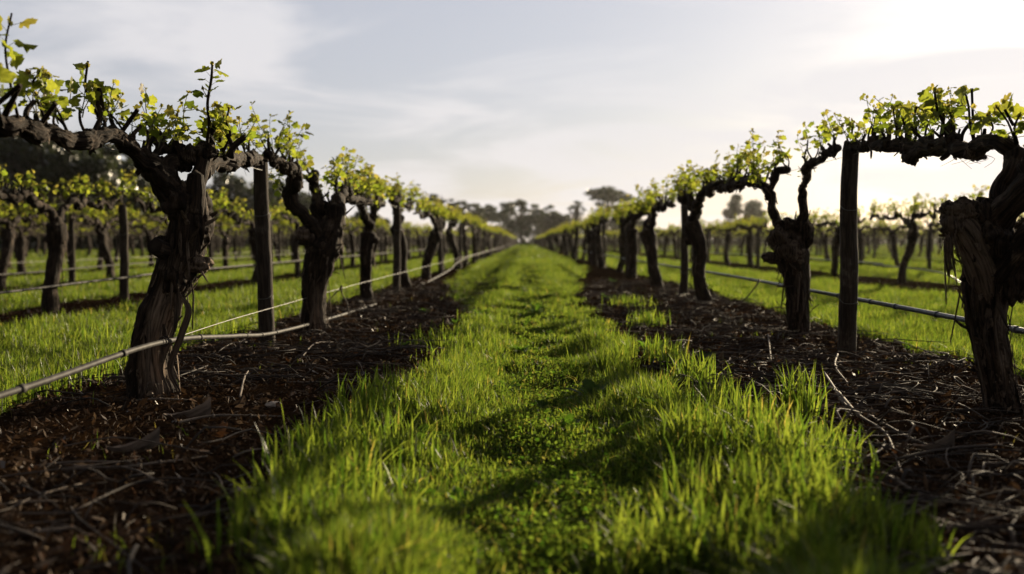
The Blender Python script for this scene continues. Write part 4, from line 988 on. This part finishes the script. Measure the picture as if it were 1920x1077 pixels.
# ------------------------------------------------------------------ broad-leaved weeds
def weed(px, py, L, nleaf, label, seed, up=0.9, wid=0.16):
    rg = np.random.RandomState(seed); x, y = on_ground(px, py); mb = MB()
    for k in range(nleaf):
        a = 2.4 * k + rg.normal(0, 0.3); el = rg.uniform(0.25, 1.2) * up; l = L * rg.uniform(0.6, 1.15)
        d = np.array([math.cos(a), math.sin(a), 0]); s_ = np.array([-math.sin(a), math.cos(a), 0])
        m = 7; t = np.linspace(0, 1, m)
        c = d * (l * t * math.cos(el))[:, None] + np.array([0, 0, 1.0]) * (l * (t * math.sin(el) - 0.35 * t ** 2.2))[:, None]
        wv = (l * wid * np.sin(math.pi * np.clip(t * 0.92 + 0.06, 0, 1)) ** 0.8 * (1 + 0.2 * np.sin(t * 23 + k)))[:, None]
        V = np.vstack([c - s_ * wv + [0, 0, 0.006], c, c + s_ * wv + [0, 0, 0.006]]); i = np.arange(m - 1)
        mb.add(V, None, np.vstack([np.stack([i, i + 1, m + i + 1, m + i], 1), np.stack([m + i, m + i + 1, 2 * m + i + 1, 2 * m + i], 1)]),
               col=np.tile(np.array([0.042, 0.076, 0.014]) * rg.uniform(0.7, 1.4), (3 * m, 1)))
    o = mb.build('weed', M_WEED, loc=(x, y, gz1(x, y))); tag(o, label, 'weed', 'broad-leaved weeds in the grass lane')
for k, a in enumerate(((872, 705, .17, 26, 'upright leafy weed clump left of mid lane, largest on that side'), (945, 735, .13, 18, 'flat leafy weed just right of the largest left clump'),
                       (1112, 752, .17, 30, 'dark bushy weed clump in shade right of mid lane'), (1240, 790, .19, 24, 'broad toothed weed by the tall grass right of mid lane'), (1160, 815, .12, 12, 'small dark rosette weed in front of the bushy clump'),
                       (1225, 672, .15, 18, 'leafy weed at the edge of the right mulch strip'), (1322, 690, .15, 7, 'thin young weed sprouting in the mulch right of the lane'), (1005, 590, .16, 18, 'weed clump far along the middle of the lane'),
                       (1060, 820, .10, 10, 'grey-green little weed low in the lane centre'), (900, 590, .17, 20, 'leafy tuft by the far left mulch edge'))):
    weed(*a, seed=60 + k)
wr = np.random.RandomState(44)
for k in range(22):
    weed(wr.uniform(760, 1330) if k > 8 else wr.uniform(880, 1200), wr.uniform(560, 980) if k > 8 else wr.uniform(520, 640), wr.uniform(.07, .14), wr.randint(8, 18), 'small low broad-leaved weed among the lane grass, one of many alike', 80 + k)

# ------------------------------------------------------------------ prunings and litter
litter = MB(); rg = np.random.RandomState(21)
def strip_points(n, ya, yb, keys=('L1', 'R1'), inset=0.08):
    y = np.exp(rg.uniform(math.log(ya), math.log(yb), n)); out_x = np.zeros(n)
    pick = rg.randint(0, len(keys), n)
    for k, key in enumerate(keys):
        c, a, b_ = ROWS[key]; msk = pick == k; out_x[msk] = rg.uniform(a + inset, b_ - inset, msk.sum())
    return out_x, y
x, y = strip_points(4600, 1.8, 16.0)
vis = inview(x, y, 0.5) & (pn(x * 1.2, y * 1.2, 0.3, 19) + rg.uniform(-0.4, 0.6, len(x)) + np.where(x > 0, 0.25, np.where(y > 4.4, 0.15, -0.45)) > 0); x, y = x[vis], y[vis]
for k in range(len(x)):
    L = rg.gamma(2.0, 0.085) + 0.04; a = rg.normal(0, 0.7); r = rg.uniform(0.0010, 0.0036) if rg.rand() < 0.85 else rg.uniform(0.0034, 0.0052); z = gz1(x[k], y[k]) + 0.004
    lift = rg.uniform(0.0, 0.05) if rg.rand() < 0.6 else rg.uniform(0, 0.12); cv_ = rg.normal(0, 0.14) * L
    d = np.array([math.cos(a), math.sin(a), 0]); s_ = np.array([-math.sin(a), math.cos(a), 0]); p = np.array([x[k], y[k], z + rg.uniform(0, 0.02)])
    P = [p - d * L / 2, p - d * L * 0.15 + s_ * cv_ + [0, 0, lift * 0.6], p + d * L * 0.2 + s_ * cv_ * 0.6 + [0, 0, lift * 0.5], p + d * L / 2 + [0, 0, lift * rg.uniform(0, 0.6)]]
    tube(litter, P, [r, r, r * 0.85, r * 0.6], seg=5, step=0.09, seed=k % 50, bare=(lambda v: (lambda TH, S, rr: np.full(TH.shape, v)))(rg.choice([0, 0, 0, 0.1, 0.5])))
tag(litter.build('twig_litter', M_TWIG), 'tangle of dry prunings on the dark soil under both near rows', 'twigs', kind='stuff')
chips = MB()
x, y = strip_points(60000, 1.6, 18.0, ('L1', 'R1', 'L1', 'R1', 'L2', 'R2'), 0.02); vis = inview(x, y, 0.4); x, y = x[vis], y[vis]; n = len(x)
nr = rg.normal(0, 0.8, (n, 3)) + np.array([0, 0, 1.0]); nr /= np.linalg.norm(nr, axis=1)[:, None]
A = np.cross(nr, rg.normal(0, 1, (n, 3))); A /= np.linalg.norm(A, axis=1)[:, None]; B = np.cross(nr, A)
l = (rg.gamma(1.6, 0.0050, n) + 0.003)[:, None]; wv = l * rg.uniform(0.12, 0.45, (n, 1)); Cc = np.stack([x, y, gz(x, y) + 0.006 + rg.uniform(0, 0.02, n)], 1)
V = np.stack([Cc - A * l, Cc - B * wv + nr * wv * .5, Cc + A * l + nr * l * 0.3, Cc + B * wv + nr * wv * .5], 1).reshape(-1, 3)
cc_ = np.array([[0.062, 0.038, 0.022], [0.028, 0.0165, 0.0095], [0.16, 0.115, 0.078], [0.072, 0.036, 0.018], [0.040, 0.024, 0.014]])[rg.choice(5, n, p=[.3, .24, .14, .12, .20])] * rg.uniform(0.7, 1.25, (n, 1))
q0 = np.arange(n)[:, None] * 4
chips.add(V, np.concatenate([q0 + np.array([[0, 1, 2]]), q0 + np.array([[0, 2, 3]])]), None, col=np.repeat(cc_, 4, 0))
# crumbled clods between the chips
cl_x, cl_y = strip_points(16000, 1.6, 14.0, ('L1', 'R1'), -0.05); vis = inview(cl_x, cl_y, 0.3); cl_x, cl_y = cl_x[vis], cl_y[vis]; n = len(cl_x)
O = np.array([[1, 0, 0], [-1, 0, 0], [0, 1, 0], [0, -1, 0], [0, 0, 1], [0, 0, -1.0]]); OT = np.array([[0, 2, 4], [2, 1, 4], [1, 3, 4], [3, 0, 4], [2, 0, 5], [1, 2, 5], [3, 1, 5], [0, 3, 5]])
sz = (rg.gamma(1.6, 0.005, n) + 0.003)[:, None, None]
V = np.stack([cl_x, cl_y, gz(cl_x, cl_y)], 1)[:, None, :] + sz * (O[None] * rg.uniform(0.6, 1.3, (n, 6, 1)) * np.array([1, 1, 0.75]) + rg.normal(0, 0.22, (n, 6, 3)))
chips.add(V.reshape(-1, 3), (np.arange(n)[:, None, None] * 6 + OT[None]).reshape(-1, 3), None, col=np.repeat(np.array([0.038, 0.0215, 0.0115]) * rg.uniform(0.5, 1.7, (n, 1)), 6, 0))
tag(chips.build('leaf_litter', M_CHIP, smooth=False), 'brown crumbled leaves and bark chips on the bare soil', 'leaf litter', kind='stuff')

def cane(pts, r, label, bare=0.3, name='pruned_cane'):
    P = []
    for px, py, up in pts:
        x, y = on_ground(px, py); P.append((x, y, gz1(x, y) + up + r))
    mb = MB(); tube(mb, P, np.linspace(r, r * 0.55, len(P)), seg=8, step=0.02, lump=0.15, seed=int(pts[0][0]) % 40, bare=lambda TH, S, rr: np.full(TH.shape, bare))
    for k in range(1, len(P) - 1): knob(mb, P[k], r * 1.35, seed=k, nu=8, nv=6, bare=bare)
    tag(mb.build(name, M_CANE), label, 'cane', 'pruned canes lying on the bare strips')
for a in (([(1572, 770, .03), (1610, 815, .03), (1660, 840, .02), (1690, 900, 0)], .006, 'long bent pale cane on the mulch, right of the tall grass', 0.5),
          ([(1545, 730, .04), (1570, 770, .03), (1590, 790, .02), (1640, 800, .01)], .0055, 'pale forked cane in the right mulch behind the grass tuft', 0.6),
          ([(1570, 695, .05), (1566, 715, .03), (1590, 745, .02)], .005, 'short whitish upright cane end in the right mulch', 0.8),
          ([(1440, 655, .05), (1446, 690, .0)], .005, 'short white stick standing in mulch near the second right vine', 0.8),
          ([(1470, 690, .0), (1530, 705, .02), (1620, 700, .01), (1720, 720, 0)], .005, 'long thin dark cane in the right mulch before the tall post', 0.1),
          ([(1600, 745, .01), (1690, 760, .03), (1800, 775, .02), (1850, 772, 0)], .0055, 'long straight grey cane pointing to the nearest right trunk', 0.35),
          ([(1620, 800, .01), (1720, 850, .02), (1830, 880, .0), (1890, 890, .0)], .005, 'thin cane lying in shade before the nearest right trunk', 0.2),
          ([(1650, 900, .0), (1680, 935, .02), (1730, 955, 0)], .006, 'grey stick at the ragged grass edge on the right', 0.5),
          ([(1660, 640, .02), (1720, 668, .05), (1770, 690, .0)], .005, 'dark twig behind the tall right post at the grass edge', 0.0),
          ([(100, 890, .0), (200, 905, .01), (300, 900, .012), (390, 882, .0)], .005, 'long thin bowed cane lying on the dark soil lower left', 0.35),
          ([(330, 820, .01), (400, 812, .02), (470, 805, .01), (530, 802, .0)], .0055, 'straight pale stick right of the nearest left trunk', 0.55),
          ([(450, 765, .0), (458, 745, .04), (466, 730, .05)], .005, 'short pale stick jutting up right of the nearest left trunk', 0.7),
          ([(255, 770, .0), (300, 772, .01), (360, 768, 0)], .005, 'stick lying at the foot of the nearest left trunk', 0.4),
          ([(490, 675, .02), (570, 680, .02), (650, 676, 0)], .005, 'thin stick across the left mulch behind the first post', 0.2),
          ([(560, 690, .0), (590, 672, .03), (625, 660, .02)], .005, 'pale stick in the left mulch near the second vine', 0.6),
          ([(540, 735, .0), (620, 740, .012), (690, 728, 0)], .005, 'dark cane lying near the left grass edge', 0.1),
          ([(20, 1040, .0), (70, 1042, .008), (140, 1025, .0)], .007, 'blurred stick lying on the soil at the lower left', 0.3)):
    cane(*a)
# curled bark pieces and a pebble
def bark_piece(px, py, L, Wd, rz, label, seed):
    x, y = on_ground(px, py); u, v = np.meshgrid(np.linspace(-1, 1, 18), np.linspace(-1, 1, 9)); rg = np.random.RandomState(seed)
    hw = Wd * (1 - 0.75 * np.abs(u) ** 2.5) * (1 + 0.25 * pn(u * 3, v * 0.5, seed))
    X3 = u * L; Y3 = v * hw; Z3 = 0.028 * v * v * (1 + u) + 0.02 * np.abs(u) ** 2 + 0.008 * pn(u * 4, v * 3, seed, 2) + 0.012
    c, s_ = math.cos(rz), math.sin(rz); mb = MB()
    T_ = [np.stack([c * X3 - s_ * Y3, s_ * X3 + c * Y3, Z3 + dz], -1).reshape(-1, 3) for dz in (0, -0.004)]
    i0 = np.arange(8)[:, None] * 18; j = np.arange(17)[None, :]; Q = np.stack([i0 + j, i0 + j + 1, i0 + 18 + j + 1, i0 + 18 + j], -1).reshape(-1, 4)
    bkk = np.stack([v * Wd, np.zeros_like(u), u * L], -1).reshape(-1, 3)
    for Tq, qq in zip(T_, (Q, Q[:, ::-1])): mb.add(Tq, None, qq, bk=bkk, bare=np.full(162, 1.0))
    tag(mb.build('bark_piece', M_TWIG, loc=(x, y, gz1(x, y))), label, 'bark', 'fallen bark pieces')
bark_piece(352, 806, .085, .022, 0.15, 'large curled tan bark piece on the soil right of the nearest left trunk', 4)
bark_piece(250, 868, .08, .016, 0.3, 'flat tan bark piece lying lower left of the nearest left trunk', 5)
bark_piece(1750, 870, .06, .013, -0.4, 'small pale bark piece in shade before the nearest right trunk', 6)
x, y = on_ground(513, 783); mb = MB(); knob(mb, (0, 0, 0.008), 0.026, seed=2, stretch=(1.2, 0.9, 0.55), amp=0.25, nu=24, nv=16)
tag(mb.build('pebble', M_STONE, loc=(x, y, gz1(x, y))), 'smooth pale pebble on the soil at the left grass edge', 'pebble')

# ------------------------------------------------------------------ morning haze over the fields
mb = MB()
hv = [(x, y, z) for z in (-1.0, 17.0) for y in (-60.0, 1680.0) for x in (-1000.0, 1000.0)]
mb.add(hv, None, [(0, 2, 3, 1), (4, 5, 7, 6), (0, 1, 5, 4), (2, 6, 7, 3), (0, 4, 6, 2), (1, 3, 7, 5)])
m = bpy.data.materials.new('haze'); m.use_nodes = True; n = NT(m.node_tree)
v = n.n('ShaderNodeVolumePrincipled', ins={'Color': (0.95, 0.93, 0.90, 1), 'Density': 0.0001, 'Anisotropy': 0.6})
n.link(v.outputs[0], n.n('ShaderNodeOutputMaterial').inputs['Volume'])
tag(mb.build('haze', m, smooth=False), 'thin pale haze over the vineyard', 'haze', kind='stuff')
